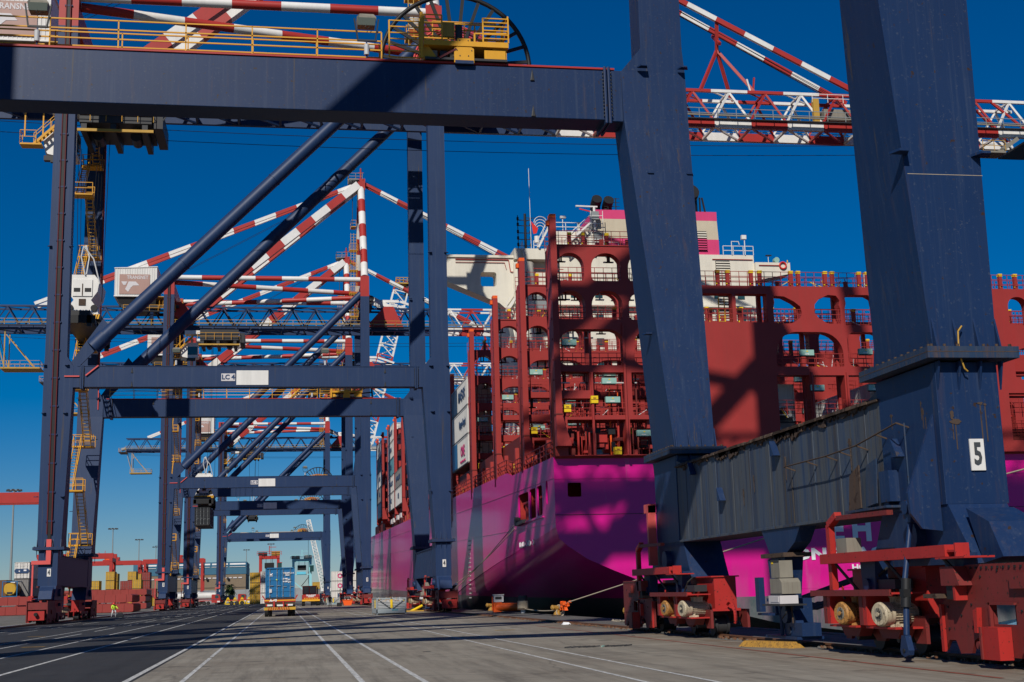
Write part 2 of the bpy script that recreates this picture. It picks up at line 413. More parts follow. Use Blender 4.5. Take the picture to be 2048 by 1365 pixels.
for i in range(2200):  # loose stones and scale beside the rail
    x = random.choice((random.uniform(12.86, 13.2), random.uniform(13.5, 13.8))); y = 14+random.random()**1.6*110; s = random.uniform(.012, .045)
    m.hexa([(x-s, y-s, -.01), (x+s, y-s*.7, -.01), (x+s*.8, y+s, -.01), (x-s, y+s*.6, -.01), (x-s*.5, y-s*.6, s), (x+s*.6, y-s*.4, s*1.2), (x+s*.4, y+s*.5, s), (x-s*.5, y+s*.5, s*.8)], random.choice(('ballast', 'rail_steel', 'quay_edge')))
m.build('loose_stone', kind='stuff')
m = MB()
lanes = [(-3.09, .13, 'line_white', 0), (-1.94, .10, 'line_white', 0), (1.45, .11, 'line_white', 0), (2.55, .11, 'line_white', 0),
         (6.05, .09, 'line_white', 0), (7.1, .09, 'line_white', 0), (-6.35, .12, 'line_white', 0), (-8.34, .11, 'line_white', 0), (-10.25, .11, 'line_white', 1), (-11.3, .1, 'line_white', 0), (-14.8, .1, 'line_white', 1), (-16.2, .1, 'line_white', 1)]
for x, w, mt, dash in lanes:
    y = 8
    while y < 520:
        d = 9 if dash else 30
        z = .006
        m.add([(x-w/2, y, z), (x+w/2, y, z), (x+w/2, y+d, z), (x-w/2, y+d, z)], [(0, 1, 2, 3)], mt)
        y += d*1.55 if dash else d+random.choice((0, 0, .5))
m.build('lane_marking', kind='structure')
m = MB()
for x, y in ((-9.2, 53.1), (-4.95, 53.2), (-.3, 53.6), (9.0, 54.9), (2.0, 80), (-12, 70), (5, 110), (-6, 112)):
    m.add([(x-.42, y-.22, .007), (x+.42, y-.22, .007), (x+.42, y+.22, .007), (x-.42, y+.22, .007)], [(0, 1, 2, 3)], 'line_yellow')
m.build('survey_mark', kind='structure')
m = MB()
for i in range(26):
    x = random.uniform(-2, 12); y = random.uniform(19, 80); a, b = random.uniform(.06, .3), random.uniform(.05, .16)
    m.add([(x+a*math.cos(t*.7854)*random.uniform(.7, 1.2), y+b*math.sin(t*.7854)*random.uniform(.7, 1.2), .005) for t in range(8)], [tuple(range(8))], 'asphalt_patch')
m.build('oil_stain', kind='structure')
m = MB()
m.add([(11.2, 20, .006), (11.3, 20, .006), (11.35, 60, .006), (11.25, 60, .006)], [(0, 1, 2, 3)], 'line_red').build('red_guide_line', kind='structure')

# ---------------------------------------------------------------- ship-to-shore gantry cranes
XL0, XL1, XW0, XW1 = -19.45, -17.8, 12.65, 14.1      # column faces, land side and water side
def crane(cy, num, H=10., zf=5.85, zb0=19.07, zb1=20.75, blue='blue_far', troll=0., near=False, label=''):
    root = thing('container_gantry_crane', label, 'gantry crane', (0, cy, .1), group='ship-to-shore gantry cranes along the quay')
    K = (H, zf, zb0, zb1, blue); UP = 3.9 if near else 0; U = (0, 0, UP)
    def part(name, key, fn, parent=root, loc=None, bevel=0):
        return link(name, cached(K+key if not isinstance(key, str) else K+(key,), fn), parent, loc, bevel=bevel)
    for side in 'LW':
        for s in (-1, 1):
            def leg(side=side, s=s):
                m = MB(); o = s*H; th = 1.2
                if side == 'W': A = [(zf+.13, 12.72, 14.1), (zb0, 11.85, 14.22), (zb1, 11.85, 14.22), (zb1+.9, 12.6, 14.15), (50.9+UP, XW0, XW1), (54.4+UP, XW0, XW1, 'red_paint')]
                else: A = [(zf+.13, -19.55, -17.7), (zb0, -19.55, -17.2), (zb1, -19.55, -17.2), (zb1+.9, -19.5, -17.75), (50.9+UP, XL0, XL1), (54.4+UP, XL0, XL1, 'red_paint')]
                dep = [2.6, 1.3, th, th, th, th]; secs = []
                for a, d in zip(A, dep):
                    y0, y1 = (o, o-s*d) if s < 0 else (o-s*d, o)
                    secs.append((a[0], a[1], a[2], y0, y1)+tuple(a[3:]))
                m.loft(secs, blue)
                if near and side == 'W':
                    yo = -H-.004 if s < 0 else H-1.215
                    for z, y_ in ((9.6, -H-.004 if s < 0 else H-2.1), (23.4, yo)): m.box(12.5, 14.15, y_, y_+.02, z, z+.012, 'rope')
                return m.mesh('leg')
            lg = part('leg', ('leg', side, s), leg)
            def flange(side=side, s=s):
                m = MB(); x0, x1 = (12.45, 14.4) if side == 'W' else (-19.85, -17.4)
                y0, y1 = sorted((s*(H+.3), s*(H-2.9)))
                m.box(x0, x1, y0, y1, zf-.10, zf+.13, 'blue_worn' if near else blue); m.box(x0-.004, x1+.004, y0-.004, y1+.004, zf+.015, zf+.03, 'rusty_edge')
                n = 11
                for i in range(n):
                    t = (i+.5)/n
                    for x in (x0+.1, x1-.1): m.tube((x, y0+t*(y1-y0), zf+.13), (x, y0+t*(y1-y0), zf+.19), .035, 'rusty_edge', 6)
                for i in range(7):
                    x = x0+(i+.5)/7*(x1-x0)
                    for y in (y0+.1, y1-.1): m.tube((x, y, zf+.13), (x, y, zf+.19), .035, 'rusty_edge', 6)
                for i in range(4):
                    x = x0+.3+i*(x1-x0-.6)/3
                    for yy, q in ((y0+.14, 1), (y1-.14, -1)):
                        m.prism([(x-.02, yy+.16*q, zf+.13), (x-.02, yy, zf+.13), (x-.02, yy+.16*q, zf+.75)], (.04, 0, 0), blue)
                        m.prism([(x-.02, yy+.16*q, zf-.14), (x-.02, yy, zf-.14), (x-.02, yy+.16*q, zf-.7)], (.04, 0, 0), blue)
                return m.mesh('leg_flange')
            link('leg_flange', cached(K+('fl', side, s, near), flange), lg)
            if side == 'W' or True:
                def lugs(side=side, s=s):
                    m = MB(); y = s*H-.02 if s < 0 else s*(H-1.3)-.02
                    xs = (12.6, 14.1) if side == 'W' else (-19.5, -17.7)
                    for z, q in ((10.0, -.45), (zb1+.1, 0), (zb1-3.9, .12), (31, .1)):
                        for x in xs:
                            xx = x+q*.6*(1 if x == xs[0] else -.1)
                            m.prism([(xx-.2, y, z), (xx+.2, y, z), (xx+.1, y-.26, z), (xx-.1, y-.26, z)], (0, 0, .05), blue)
                    return m.mesh('lifting_lug')
                link('lifting_lug', cached(K+('lug', side, s), lugs), lg)
    # portal beams across the quay
    for s in (-1, 1):
        def pbeam(s=s):
            m = MB(); y0, y1 = (-H, -H+1.2) if s < 0 else (H-1.2, H)
            m.box(-16.5, 11.3, y0, y1, zb0, zb1, blue)
            m.box(-17.22, -16.5, y0+.015, y1-.015, zb0-.04, zb1+.03, blue).box(11.3, 11.87, y0+.015, y1-.015, zb0-.04, zb1+.03, blue)
            for x in (-16.5, 11.3):
                for q in (-.12, .02): m.box(x+q, x+q+.10, y0-.12, y1+.1, zb0-.16, zb1+.12, blue)
                for i in range(13): m.box(x-.17, x-.12, y0-.10, y0-.03, zb0+.1+i*(zb1-zb0-.25)/12, zb0+.17+i*(zb1-zb0-.25)/12, 'dark_steel').box(x+.12, x+.17, y0-.10, y0-.03, zb0+.1+i*(zb1-zb0-.25)/12, zb0+.17+i*(zb1-zb0-.25)/12, 'dark_steel')
            for x in (-12.5, 8.6):
                for z in (zb0+.02, zb1-.5): m.prism([(x-.08, y0-.06, z), (x+.08, y0-.06, z), (x, y0-.06, z+.45)], (0, .06, 0), 'dark_steel')
            return m.mesh('portal_beam')
        pb = part('portal_beam', ('pb', s), pbeam, bevel=.03 if near else 0)
        def grating(s=s):
            m = MB(); y0, y1 = (-H, -H+1.2) if s < 0 else (H-1.2, H)
            m.box(-16.9, 11.6, y0-.02, y1+.02, zb1+.02 if False else zb1+.035, zb1+.10, 'red_paint' if s > 0 else blue)
            return m.mesh('walkway_grating')
        link('walkway_grating', cached(K+('gr', s), grating), pb)
        if s > 0:
            def prail():
                m = MB(); y = H-1.15
                m.rail((-16.6, y, zb1+.1), (3.3, y, zb1+.1), 1.0, 'yellow_paint', sp=2.1, r=.022, bars=3)
                m.rail((-16.6, H-.1, zb1+.1), (3.3, H-.1, zb1+.1), 1.0, 'yellow_paint', sp=2.1, r=.022, bars=2)
                return m.mesh('walkway_railing')
            link('walkway_railing', cached(K+('rail',), prail), pb)
    # number signs
    def plates(i):
        m = MB(); m.box(-5.2, -4.05, -H-.03, -H-.005, zb1-1.2, zb1-.56, 'lettering_pale'); return m.mesh('name_plate')
    if not near:
        o = part('name_plate', 'np', lambda: plates(0)); letters('LC %d' % num, .55, (-4.62, -H-.045, zb1-.88), parent=o, mat='navy_text', bold=.02)
        part('blank_sign', 'bs', lambda: MB().box(-3.95, -1.28, -H-.06, -H-.01, zb1-1.55, zb1-.3, 'white_paint').mesh('blank_sign'), bevel=.03)
    for x, w in ((13.45, .2), (-18.55, .25)):
        if near and x < 0: continue
        z0 = 3.86 if near else 3.95
        o = part('number_plate', ('nb', x), lambda x=x, w=w: MB().box(x-.15, x+.15, -H-.04, -H-.01, z0-.31, z0+.31, 'white_paint').mesh('number_plate'))
        letters(str(num), .60, (x, -H-.055, z0), parent=o, mat='grey_text', bold=.012, sx=.62)
    # diagonal tube braces
    for s in (-1, 1):
        def brace(s=s):
            m = MB(); y = s*(H-.6)
            a = Vector((-17.6, y, zb1-.1+(2.55 if near else 0))); b = Vector((12.75, y, 51.4+(1.1 if near else 0))); d = (b-a).normalized()
            m.tube(a+d*3.2, b, .60, blue, 20)
            m.prism([(-17.75, y-.1, zb1+.1), (-16.9, y-.1, zb1+.05), (-14.1, y-.1, zb1+3.1), (-15.0, y-.1, zb1+4.2)], (0, .2, 0), blue)
            m.tube(a+d*2.6, a+d*4.0, .68, blue, 20)
            for t in (.3, .55, .8): c = a.lerp(b, t); m.tube(c-d*.05, c+d*.05, .64, blue, 20)
            return m.mesh('diagonal_brace')
        part('diagonal_brace', ('br', s), brace)
    # sill beams along the rail
    for side in 'LW':
        def sill(side=side):
            m = MB(); x0, x1 = (12.72, 14.05) if side == 'W' else (-19.4, -17.9); b = 'sill_worn' if near else blue
            y = H-2.6
            m.prism([(x0+.03, -y, 2.95), (x0+.03, -y, 5.3), (x0+.03, y, 5.3), (x0+.03, y, 2.95)], (x1-x0-.06, 0, 0), b)
            for s in (-1, 1):
                y0, y1 = sorted((s*H, s*y)); m.box(x0, x1, y0, y1, 2.9, zf-.14, 'blue_paint' if near else blue)
                m.prism([(x0+.012, s*y, 5.3), (x0+.012, s*(y-.02), 5.55), (x0+.012, s*(y-.9), 5.3)], (x1-x0-.03, 0, 0), b)
            m.box(x0-.05, x1+.05, -y, y, 5.3, 5.36, 'rusty_edge' if near else blue).box(x0-.04, x1+.04, -y, y, 2.88, 2.95, b)
            for i in range(int(2*y/1.5)):
                yy = -y+.8+i*1.5; m.box(x0+.015, x0+.03, yy, yy+.03, 2.95, 5.3, b)
            return m.mesh('sill_beam')
        sb = link('sill_beam', cached(K+('sill', side, near), sill), root, bevel=.025 if near else 0)
        if near and side == 'W':
            m = MB()  # rotten edge scale, conduit, lugs, cable guards
            for i in range(70):
                yy = random.uniform(-7.2, 7.2); s_ = random.uniform(.05, .26)*(1.6 if random.random() < .25 else 1)
                m.hexa([(12.64, yy-s_, 5.3), (12.74, yy-s_, 5.3), (12.74, yy+s_, 5.3), (12.64, yy+s_, 5.3), (12.66, yy-s_*.8, 5.38), (12.74, yy-s_*.8, 5.4), (12.74, yy+s_*.8, 5.4), (12.66, yy+s_*.8, 5.38)], 'rusty_edge')
                q_ = [(12.70, yy-s_, 5.33)]+[(12.70, yy-s_+2*s_*t_/6, 5.33-s_*random.uniform(.15, .85)) for t_ in range(7)]+[(12.70, yy+s_, 5.33)]; m.prism(q_, (.04, 0, 0), 'rusty_edge')
            m.build('rust_scale', sb, kind='stuff')
            m = MB(); pts = [(12.45, -8.95, 4.66), (12.45, -6.9, 4.42), (12.45, -5.2, 4.36), (12.45, -2.6, 4.36)]
            m.path(pts, .018, 'rusty_edge')
            for p in pts+[(12.45, -7.9, 4.55), (12.45, -6.0, 4.38), (12.45, -4, 4.36)]: m.beam(p, (12.74, p[1], p[2]-.1), .025, .03, 'rusty_edge')
            m.tube((12.62, -8.95, 4.66), (12.62, -8.95, 3.3), .02, 'blue_worn'); m.build('cable_conduit', sb)
            m = MB()
            for yy, z in ((-8.5, 4.0), (-8.0, 3.0), (-1.5, 4.75), (3.0, 3.9), (5.7, 4.9)): m.prism([(12.55, yy-.16, z), (12.55, yy+.12, z), (12.55, yy+.12, z+.4)], (.18, 0, 0), 'blue_paint')
            m.prism([(12.45, -6.3, 3.0), (12.45, -6.95, 3.05), (12.5, -6.85, 4.0), (12.5, -6.35, 3.8)], (.03, 0, 0), 'rusty_edge')
            m.prism([(12.45, -7.2, 3.05), (12.45, -7.75, 3.1), (12.5, -7.75, 4.05), (12.5, -7.25, 3.95)], (.03, 0, 0), 'blue_worn').box(12.5, 12.72, -8.3, -7.85, 3.1, 3.75, 'blue_paint')
            m.box(12.4, 12.72, -8.3, -6.2, 2.97, 3.02, 'blue_worn'); m.build('cable_guard', sb, kind='stuff')
            m = MB()
            def blob(cx, cz, a_, b_, face):
                n_ = 13; rr_ = [random.uniform(.55, 1.1) for _ in range(n_)]
                pts = [(cx+a_*rr_[i]*math.cos(6.283*i/n_), cz+b_*rr_[i]*math.sin(6.283*i/n_)) for i in range(n_)]
                mm = MB()
                if face == 'y': mm.prism([(u, -H-.012, v) for u, v in pts], (0, .03, 0), 'rusty_edge'); mm.box(cx-.012, cx+.012, -H-.003, -H+.01, cz-b_-random.uniform(.3, .8), cz, 'rusty_edge')
                else: mm.prism([(12.715-.008*0, u, v) for u, v in pts], (.012, 0, 0), 'rusty_edge'); mm.box(12.714, 12.73, cx-.01, cx+.01, cz-b_-random.uniform(.2, .6), cz, 'rusty_edge')
                mm.build('rust_patch', sb)
            for a_ in ((13.06, 4.52, .13, .06), (13.0, 4.66, .05, .10), (13.62, 4.88, .08, .035), (13.72, 4.86, .04, .03)): blob(*a_, 'y')
            for a_ in ((-9.6, 4.80, .05, .09), (-9.55, 4.98, .03, .05), (-9.7, 4.65, .03, .04), (-2.0, 4.55, .05, .16), (.4, 4.3, .04, .12), (1.3, 4.0, .04, .13), (-6.0, 4.6, .09, .12), (-8.2, 4.9, .06, .05)): blob(*a_, 'x')
    # travel gear: trunnions, centre tie-down frames, wheel bogies with motors
    for side in 'LW':
        dx = 0 if side == 'W' else -31.95
        for s in (-1, 1):
            def trun(s=s):
                m = MB(); b = 'blue_paint' if near else blue; yc = s*(H-1.3)
                P = lambda pts, x0, x1, mt: m.prism([(x0, yc+s*a, z) for a, z in pts], (x1-x0, 0, 0), mt)
                P([(1.3, 2.9), (-1.6, 2.9), (-2.3, 1.75), (2.2, 1.75)], 12.75, 14.0, b)
                P([(2.2, 1.75), (1.7, 2.8), (2.5, 2.5), (2.9, 1.85)], 12.9, 13.9, b)
                for yo in (-1.9, 1.9):
                    P([(yo-.38, 1.95), (yo+.38, 1.95), (yo+.3, 1.2), (yo-.3, 1.2)], 12.45, 12.74, b)
                    m.tube((12.38, yc+s*yo, 1.4), (13.9, yc+s*yo, 1.4), .13, b, 12)
                m.tube((12.55, yc, 2.35), (14.2, yc, 2.35), .3, b, 16)
                return m.mesh('trunnion')
            link('trunnion', cached(K+('trun', s, near), trun), root, (dx, 0, 0))
            def bogie_out(s=s):  # outer pair: heavy dark red side plates with a window and a bright channel
                m = MB(); yc = s*(H+.9); D = 'bogie_dark_red'
                pr = [(-.95, .14), (-.95, 1.0), (-.55, 1.25), (-.25, 1.3), (-.25, 1.72), (3.1, 1.72), (3.1, .14), (2.75, .10), (2.55, .3), (2.3, .42), (2.05, .3), (1.9, .10), (.85, .10), (.7, .3), (.45, .45), (.2, .36), (.05, .12), (-.35, .10), (-.5, .34), (-.75, .34)]
                hole = [(.95, .66), (1.7, .66), (1.7, 1.0), (.95, 1.0)]
                for x, w_ in ((12.5, .07), (14.02, .07)):
                    me = plate([(yc+s*a_, z) for a_, z in pr], [[(yc+s*a_, z) for a_, z in hole]], w_, D, 'YZ', x); m.add([v.co for v in me.vertices], [tuple(p.vertices) for p in me.polygons], D)
                m.box(12.56, 13.98, min(yc-s*.2, yc+s*3.0), max(yc-s*.2, yc+s*3.0), 1.05, 1.6, D)
                P = lambda pts, x0, x1, mt: m.prism([(x0, yc+s*a_, z) for a_, z in pts], (x1-x0, 0, 0), mt)
                P([(.9, .06), (1.5, .06), (1.5, .62), (.9, .62)], 12.2, 12.46, 'bogie_red'); P([(.9, .06), (.96, .06), (.96, .62), (.9, .62)], 12.17, 12.2, D)
                P([(.88, 1.0), (1.75, 1.0), (1.75, 1.04), (.88, 1.04)], 12.4, 12.46, D); P([(.88, .62), (.93, .62), (.93, 1.04), (.88, 1.04)], 12.4, 12.46, D)
                P([(-.95, .12), (-.85, .12), (-.85, 1.0), (-.95, 1.0)], 12.40, 12.46, 'bogie_red'); P([(.4, .9), (.55, .95), (.5, .5), (.4, .5)], 12.36, 12.46, 'bogie_red')
                P([(1.7, 1.28), (2.2, 1.28), (2.2, 1.55), (1.7, 1.55)], 12.38, 12.46, D)
                P([(-.4, 1.35), (.3, 1.35), (.1, 1.7), (-.4, 1.7)], 12.2, 12.46, D); P([(-.3, 1.1), (.05, 1.1), (.05, 1.35), (-.3, 1.35)], 12.25, 12.46, 'black_steel'); P([(.0, 1.08), (.08, 1.08), (.08, 1.38), (.0, 1.38)], 12.22, 12.46, 'bogie_red')
                P([(-.95, 1.12), (-.45, 1.12), (-.45, 1.2), (-.95, 1.2)], 12.1, 12.4, 'rusty_edge')
                for a_, z in ((-.7, .95), (.2, 1.0), (.65, .45), (.2, .6), (2.2, .8), (2.6, 1.4), (1.9, .9), (-.2, .8), (2.75, .6), (.6, 1.5), (1.2, 1.6), (1.0, .35) , (-.7, .55)): m.tube((12.445, yc+s*a_, z), (12.47, yc+s*a_, z), .022, 'black_steel', 8)
                for a_, z in ((.45, .28), (2.0, .26)): m.tube((12.38, yc+s*a_, z), (12.47, yc+s*a_, z), .07, D, 14)
                for i in range(16): m.box(12.44, 12.47, yc+s*(.1+i*.19)-.02, yc+s*(.1+i*.19)+.02, 1.64, 1.68, 'black_steel')
                e = yc+s*3.1; m.box(12.7, 13.9, min(e, e+s*.45), max(e, e+s*.45), .25, .95, 'bogie_red')
                m.tube((13.3, e+s*.45, .7), (13.3, e+s*.75, .7), .14, 'rubber', 12)
                return m.mesh('wheel_bogie')
            def wheels(ys):
                m = MB()
                for y in ys:
                    m.tube((13.2, y, .27), (13.5, y, .27), .27, 'dark_steel', 20); m.tube((13.12, y, .27), (13.2, y, .27), .31, 'dark_steel', 20); m.tube((13.5, y, .27), (13.58, y, .27), .31, 'dark_steel', 20); m.tube((12.62, y, .27), (14.0, y, .27), .08, 'dark_steel', 8)
                return m.mesh('wheel')
            bo = link('wheel_bogie', cached(K+('bo', s, near), bogie_out), root, (dx, 0, 0))
            for q in (.45, 2.3): link('wheel', cached(K+('wh', s, q), lambda q=q: wheels([s*(H+.9+q)])), bo)
            def bogie_in(s=s):  # inner pair: open frame, shelf, hanging boxes
                m = MB(); yc = s*(H-3.35); r, d = 'bogie_red', 'bogie_dark_red'
                for x in (12.75, 13.9): m.prism([(x, yc+a, z) for a, z in ((-2.0, .75), (2.0, .75), (1.9, .2), (1.65, .2), (1.4, .5), (.7, .5), (.3, .2), (-.1, .2), (-.5, .5), (-1.3, .5), (-1.55, .2), (-2.0, .2))], (.08, 0, 0), d)
                m.box(13.0, 13.7, yc-1.7, yc+1.9, .75, 1.72, r); m.box(12.9, 13.8, yc-1.75, yc+1.95, 1.72, 1.76, r); m.box(12.9, 13.8, yc-1.75, yc-1.68, .7, .78, r); m.ring((13.35, yc-2.1, .55), (0, -1, 0), (0, 0, 1), .42, .05, r, 14, 4, -.5, 2.2)
                for yy in (-1.15, .75):
                    m.box(12.15, 12.8, yc+yy-.75, yc+yy+.65, .50, .54, r); m.prism([(12.35, yc+yy-.6, .5), (12.35, yc+yy+.5, .5), (12.35, yc+yy+.3, .3), (12.35, yc+yy-.4, .3)], (.3, 0, 0), d)
                    b0 = yc+yy+.42
                    m.prism([(12.12, b0, .56), (12.12, b0+.42, .56), (12.12, b0+.42, 1.2), (12.12, b0, 1.2)], (.55, 0, 0), r)
                    m.box(12.112, 12.12, b0+.24, b0+.42, .56, 1.2, d)
                    m.box(12.1, 12.14, b0+.02, b0+.06, .56, 1.2, r)
                m.box(12.0, 12.75, yc-2.1, yc+2.0, 1.2, 1.235, r); m.box(11.98, 12.02, yc-2.1, yc+2.0, 1.17, 1.30, d)
                m.box(12.1, 12.7, yc-.9, yc+1.0, 1.235, 1.28, r)
                o = 0 if s < 0 else 0
                yb0, yb1 = (yc-4.3, yc+1.6) if s < 0 else (yc+.0, yc+4.6)
                m.box(12.1, 12.42, yb0, yb1, 1.88, 2.1, r)
                m.box(12.14, 12.38, yb0-.35, yb0, 1.96, 2.0, r).box(12.12, 12.40, yb0-.36, yb0-.32, 1.86, 2.12, r); m.box(12.1, 12.7, yb0-.7, yb0+.4, 1.84, 1.875, r)
                for yy in (yb0+.5, (yb0+yb1)/2, yb1-.4): m.beam((12.3, yy, 1.88), (12.6, yy-.5, 1.25), .05, .05, 'dark_steel')
                m.box(12.2, 12.34, yb1-.4, yb1-.22, 1.3, 2.75, r); m.beam((12.27, yb1-.31, 2.75), (12.27, yb1-.8, 2.95), .16, .14, r); m.beam((12.27, yb1-.8, 2.88), (12.27, yb1-3.4, 2.85), .14, .1, d)
                m.beam((12.3, yc+1.0, 1.28), (12.3, yc+.8, 1.1), .04, .04, 'dark_steel')
                m.box(12.2, 12.55, yb1-1.3, yb1-.75, 2.1, 2.42, 'box_grey') if s < 0 else None; m.box(12.5, 12.9, yc-1.3, yc-.5, 1.3, 1.5, 'dark_steel'); m.path([(12.5, yc-.2, 1.28), (12.55, yc-.5, 1.6), (12.7, yc-.6, 1.75)], .03, 'rubber'); m.path([(12.4, yc+.9, 1.0), (12.6, yc+.6, 1.05), (12.7, yc+.9, 1.1)], .02, 'rubber'); m.ring((12.0, yc+.2, 1.33), (0, 1, 0), (0, 0, 1), .04, .015, r, 8)
                return m.mesh('drive_bogie')
            bi = link('drive_bogie', cached(K+('bi', s, near), bogie_in), root, (dx, 0, 0))
            for q in (-1.0, 1.0): link('wheel', cached(K+('whi', s, q), lambda q=q: wheels([s*(H-3.35)+q])), bi)
            for q, mt in ((-1.35, 'motor_cream'), (.55, 'motor_rust')):
                def motor(q=q, mt=mt):
                    m = MB(); y = s*(H-3.35)+q; z = .80
                    m.tube((12.22, y-.10, z), (12.85, y+.05, z), .19, mt, 28); m.tube((12.02, y-.16, z), (12.22, y-.10, z), .245, mt, 28, r2=.25); m.tube((11.98, y-.17, z), (12.02, y-.16, z), .215, mt, 28, r2=.245)
                    m.tube((11.975, y-.171, z), (11.985, y-.169, z), .135, 'box_grey', 20)
                    for i in range(10): a_ = i*math.pi/5; m.beam((11.97, y-.172+math.cos(a_)*.06, z+math.sin(a_)*.06), (11.97, y-.172+math.cos(a_)*.125, z+math.sin(a_)*.125), .012, .012, 'black_steel')
                    m.tube((11.94, y-.18, z), (11.99, y-.168, z), .05, mt, 6)
                    for i in range(24):
                        a_ = i*math.pi/12; c, d = math.cos(a_), math.sin(a_)
                        m.beam((12.26, y-.09+c*.2, z+d*.2), (12.8, y+.03+c*.2, z+d*.2), .012, .05, mt, up=(0, c, d))
                    m.box(12.38, 12.68, y-.16, y+.10, z+.18, z+.33, mt); m.box(12.36, 12.7, y-.18, y+.12, z+.33, z+.345, mt)
                    for yy in (-.24, .1): m.box(12.2, 12.5, y+yy, y+yy+.13, z-.27, z-.2, mt); m.box(12.25, 12.4, y+yy+.02, y+yy+.1, z-.2, z-.12, mt)
                    m.tube((12.85, y+.05, z), (13.0, y+.1, z), .13, 'dark_steel', 12)
                    m.path([(12.5, y-.03, z+.33), (12.45, y, z+.42), (12.6, y+.3, z+.55)], .02, 'rubber')
                    return m.mesh('drive_motor')
                link('drive_motor', cached(K+('mo', s, q), motor), bi)
        def centre():
            m = MB(); b = 'blue_paint' if near else blue; y = -1.6
            P = lambda pts, x0, x1, mt=b: m.prism([(x0, y+a, z) for a, z in pts], (x1-x0, 0, 0), mt)
            P([(-1.1, 2.88), (1.65, 2.88), (1.1, 2.25), (-.1, 2.25), (-.7, 2.5)], 12.72, 13.15)
            P([(-.3, 2.25), (1.35, 2.25), (1.35, 2.14), (-.3, 2.14)], 12.55, 13.3, 'rusty_edge')
            P([(.0, 2.15), (1.0, 2.15), (.75, 1.1), (.3, 1.1)], 12.7, 13.2); m.box(12.66, 13.15, y-.5, y+.2, .12, 1.1, b); m.box(12.5, 13.2, y-1.0, y+1.2, .10, .17, b)
            m.tube((12.62, y+.3, .12), (12.62, y+.3, 1.1), .05, b); m.tube((12.6, y+.5, 1.1), (12.66, y+.42, 2.1), .04, b); m.beam((12.62, y+.9, 2.1), (12.66, y+.7, .7), .07, .1, b); m.box(12.55, 12.95, y-.2, y+1.1, 1.02, 1.1, b); m.prism([(12.6, y-.75, .5), (12.6, y-.4, .5), (12.6, y-.55, .8)], (.2, 0, 0), b); m.tube((12.57, y-.3, .3), (12.6, y-.3, .3), .1, 'blue_worn', 12); m.box(12.45, 12.6, y+1.35, y+1.65, .75, 1.65, b); m.box(12.5, 12.9, y+.9, y+1.7, .66, .72, b)
            m.tube((12.55, y-.1, .7), (12.9, y-.1, .7), .22, b, 16); m.box(12.6, 13.1, y-1.1, y-.3, .18, .5, b)
            m.path([(12.5, y-.75, 1.0), (12.5, y-.8, .5)], .02, 'rusty_edge'); m.box(12.55, 12.58, y+1.45, y+1.6, 1.35, 1.5, 'yellow_paint')
            return m.mesh('tie_down_frame')
        cf = link('tie_down_frame', cached(K+('ctr', near), centre), root, (dx, 0, 0))
        def boxes():
            m = MB(); y = -1.6
            m.prism([(12.4, y-.35, 1.62), (12.4, y+.25, 1.62), (12.4, y+.25, 2.05), (12.4, y-.35, 2.05)], (.35, 0, 0), 'box_grey')
            m.prism([(12.2, y-.95, 1.22), (12.2, y-.15, 1.22), (12.2, y-.15, 1.6), (12.2, y-.8, 1.6), (12.2, y-.95, 1.5)], (.5, 0, 0), 'box_grey')
            m.box(12.12, 12.6, y-.98, y-.2, .98, 1.18, 'lettering_pale'); m.box(12.05, 12.75, y-1.15, y+.1, .93, .97, 'dark_steel'); m.box(12.39, 12.4, y+.08, y+.2, 1.97, 2.03, 'yellow_bright')
            m.box(12.11, 12.12, y-.9, y-.35, 1.02, 1.16, 'lettering_pale'); m.path([(12.3, y-.9, .95), (12.25, y-1.0, .75), (12.3, y-.6, .62)], .015, 'rubber'); m.box(12.38, 12.4, y-.33, y+.23, 2.03, 2.07, 'dark_steel'); m.box(12.18, 12.2, y-.93, y-.17, 1.19, 1.23, 'dark_steel')
            return m.mesh('control_box')
        link('control_box', cached(K+('cb',), boxes), cf, (0, 0, 0))
    if near:
        m = MB(); m.tube((12.35, -9.45, 2.7), (12.02, -9.62, 1.4), .055, 'blue_paint', 12); m.tube((12.07, -9.6, 1.5), (12.0, -9.64, .95), .10, 'black_steel', 8); m.box(11.94, 12.08, -9.72, -9.54, 1.15, 1.3, 'black_steel'); m.prism([(12.72, -10.02, 4.7), (12.72, -10.02, 2.4), (12.3, -10.02, 2.45), (12.08, -10.02, 2.75), (12.05, -10.02, 3.15), (12.3, -10.02, 3.7)], (0, .09, 0), 'blue_paint'); m.tube((12.02, -9.62, .98), (11.95, -9.68, .42), .06, 'blue_paint', 12)
        m.prism([(11.88, -9.75, .42), (11.88, -9.6, .42), (11.88, -9.50, .14), (11.88, -9.54, .05), (11.88, -9.68, .01), (11.88, -9.82, .05), (11.88, -9.86, .14)], (.12, 0, 0), 'blue_paint')
        m.tube((11.86, -9.68, .13), (11.885, -9.68, .13), .04, 'black_steel', 12)
        m.prism([(12.25, -9.3, 2.95), (12.25, -9.7, 2.95), (12.25, -9.62, 2.6), (12.25, -9.4, 2.6)], (.2, 0, 0), 'blue_paint'); m.tube((12.2, -9.5, 2.9), (12.5, -9.5, 2.9), .14, 'blue_paint', 14)
        m.build('storm_tie_rod', root)
        m = MB(); m.path([(13.32, -10.36, 6.42), (13.2, -10.42, 6.3), (13.17, -10.45, 6.05), (13.2, -10.44, 5.75), (13.27, -10.42, 5.55), (13.34, -10.4, 5.5)], .018, 'yellow_dim'); m.build('loose_cable', root)
        m = MB(); m.beam((12.55, 10.3, 2.2), (12.55, 10.3, 4.25), .28, .2, 'pink_tray'); m.box(12.42, 12.7, 10.2, 10.75, 4.0, 4.3, 'pink_tray'); m.build('cable_chute', root)
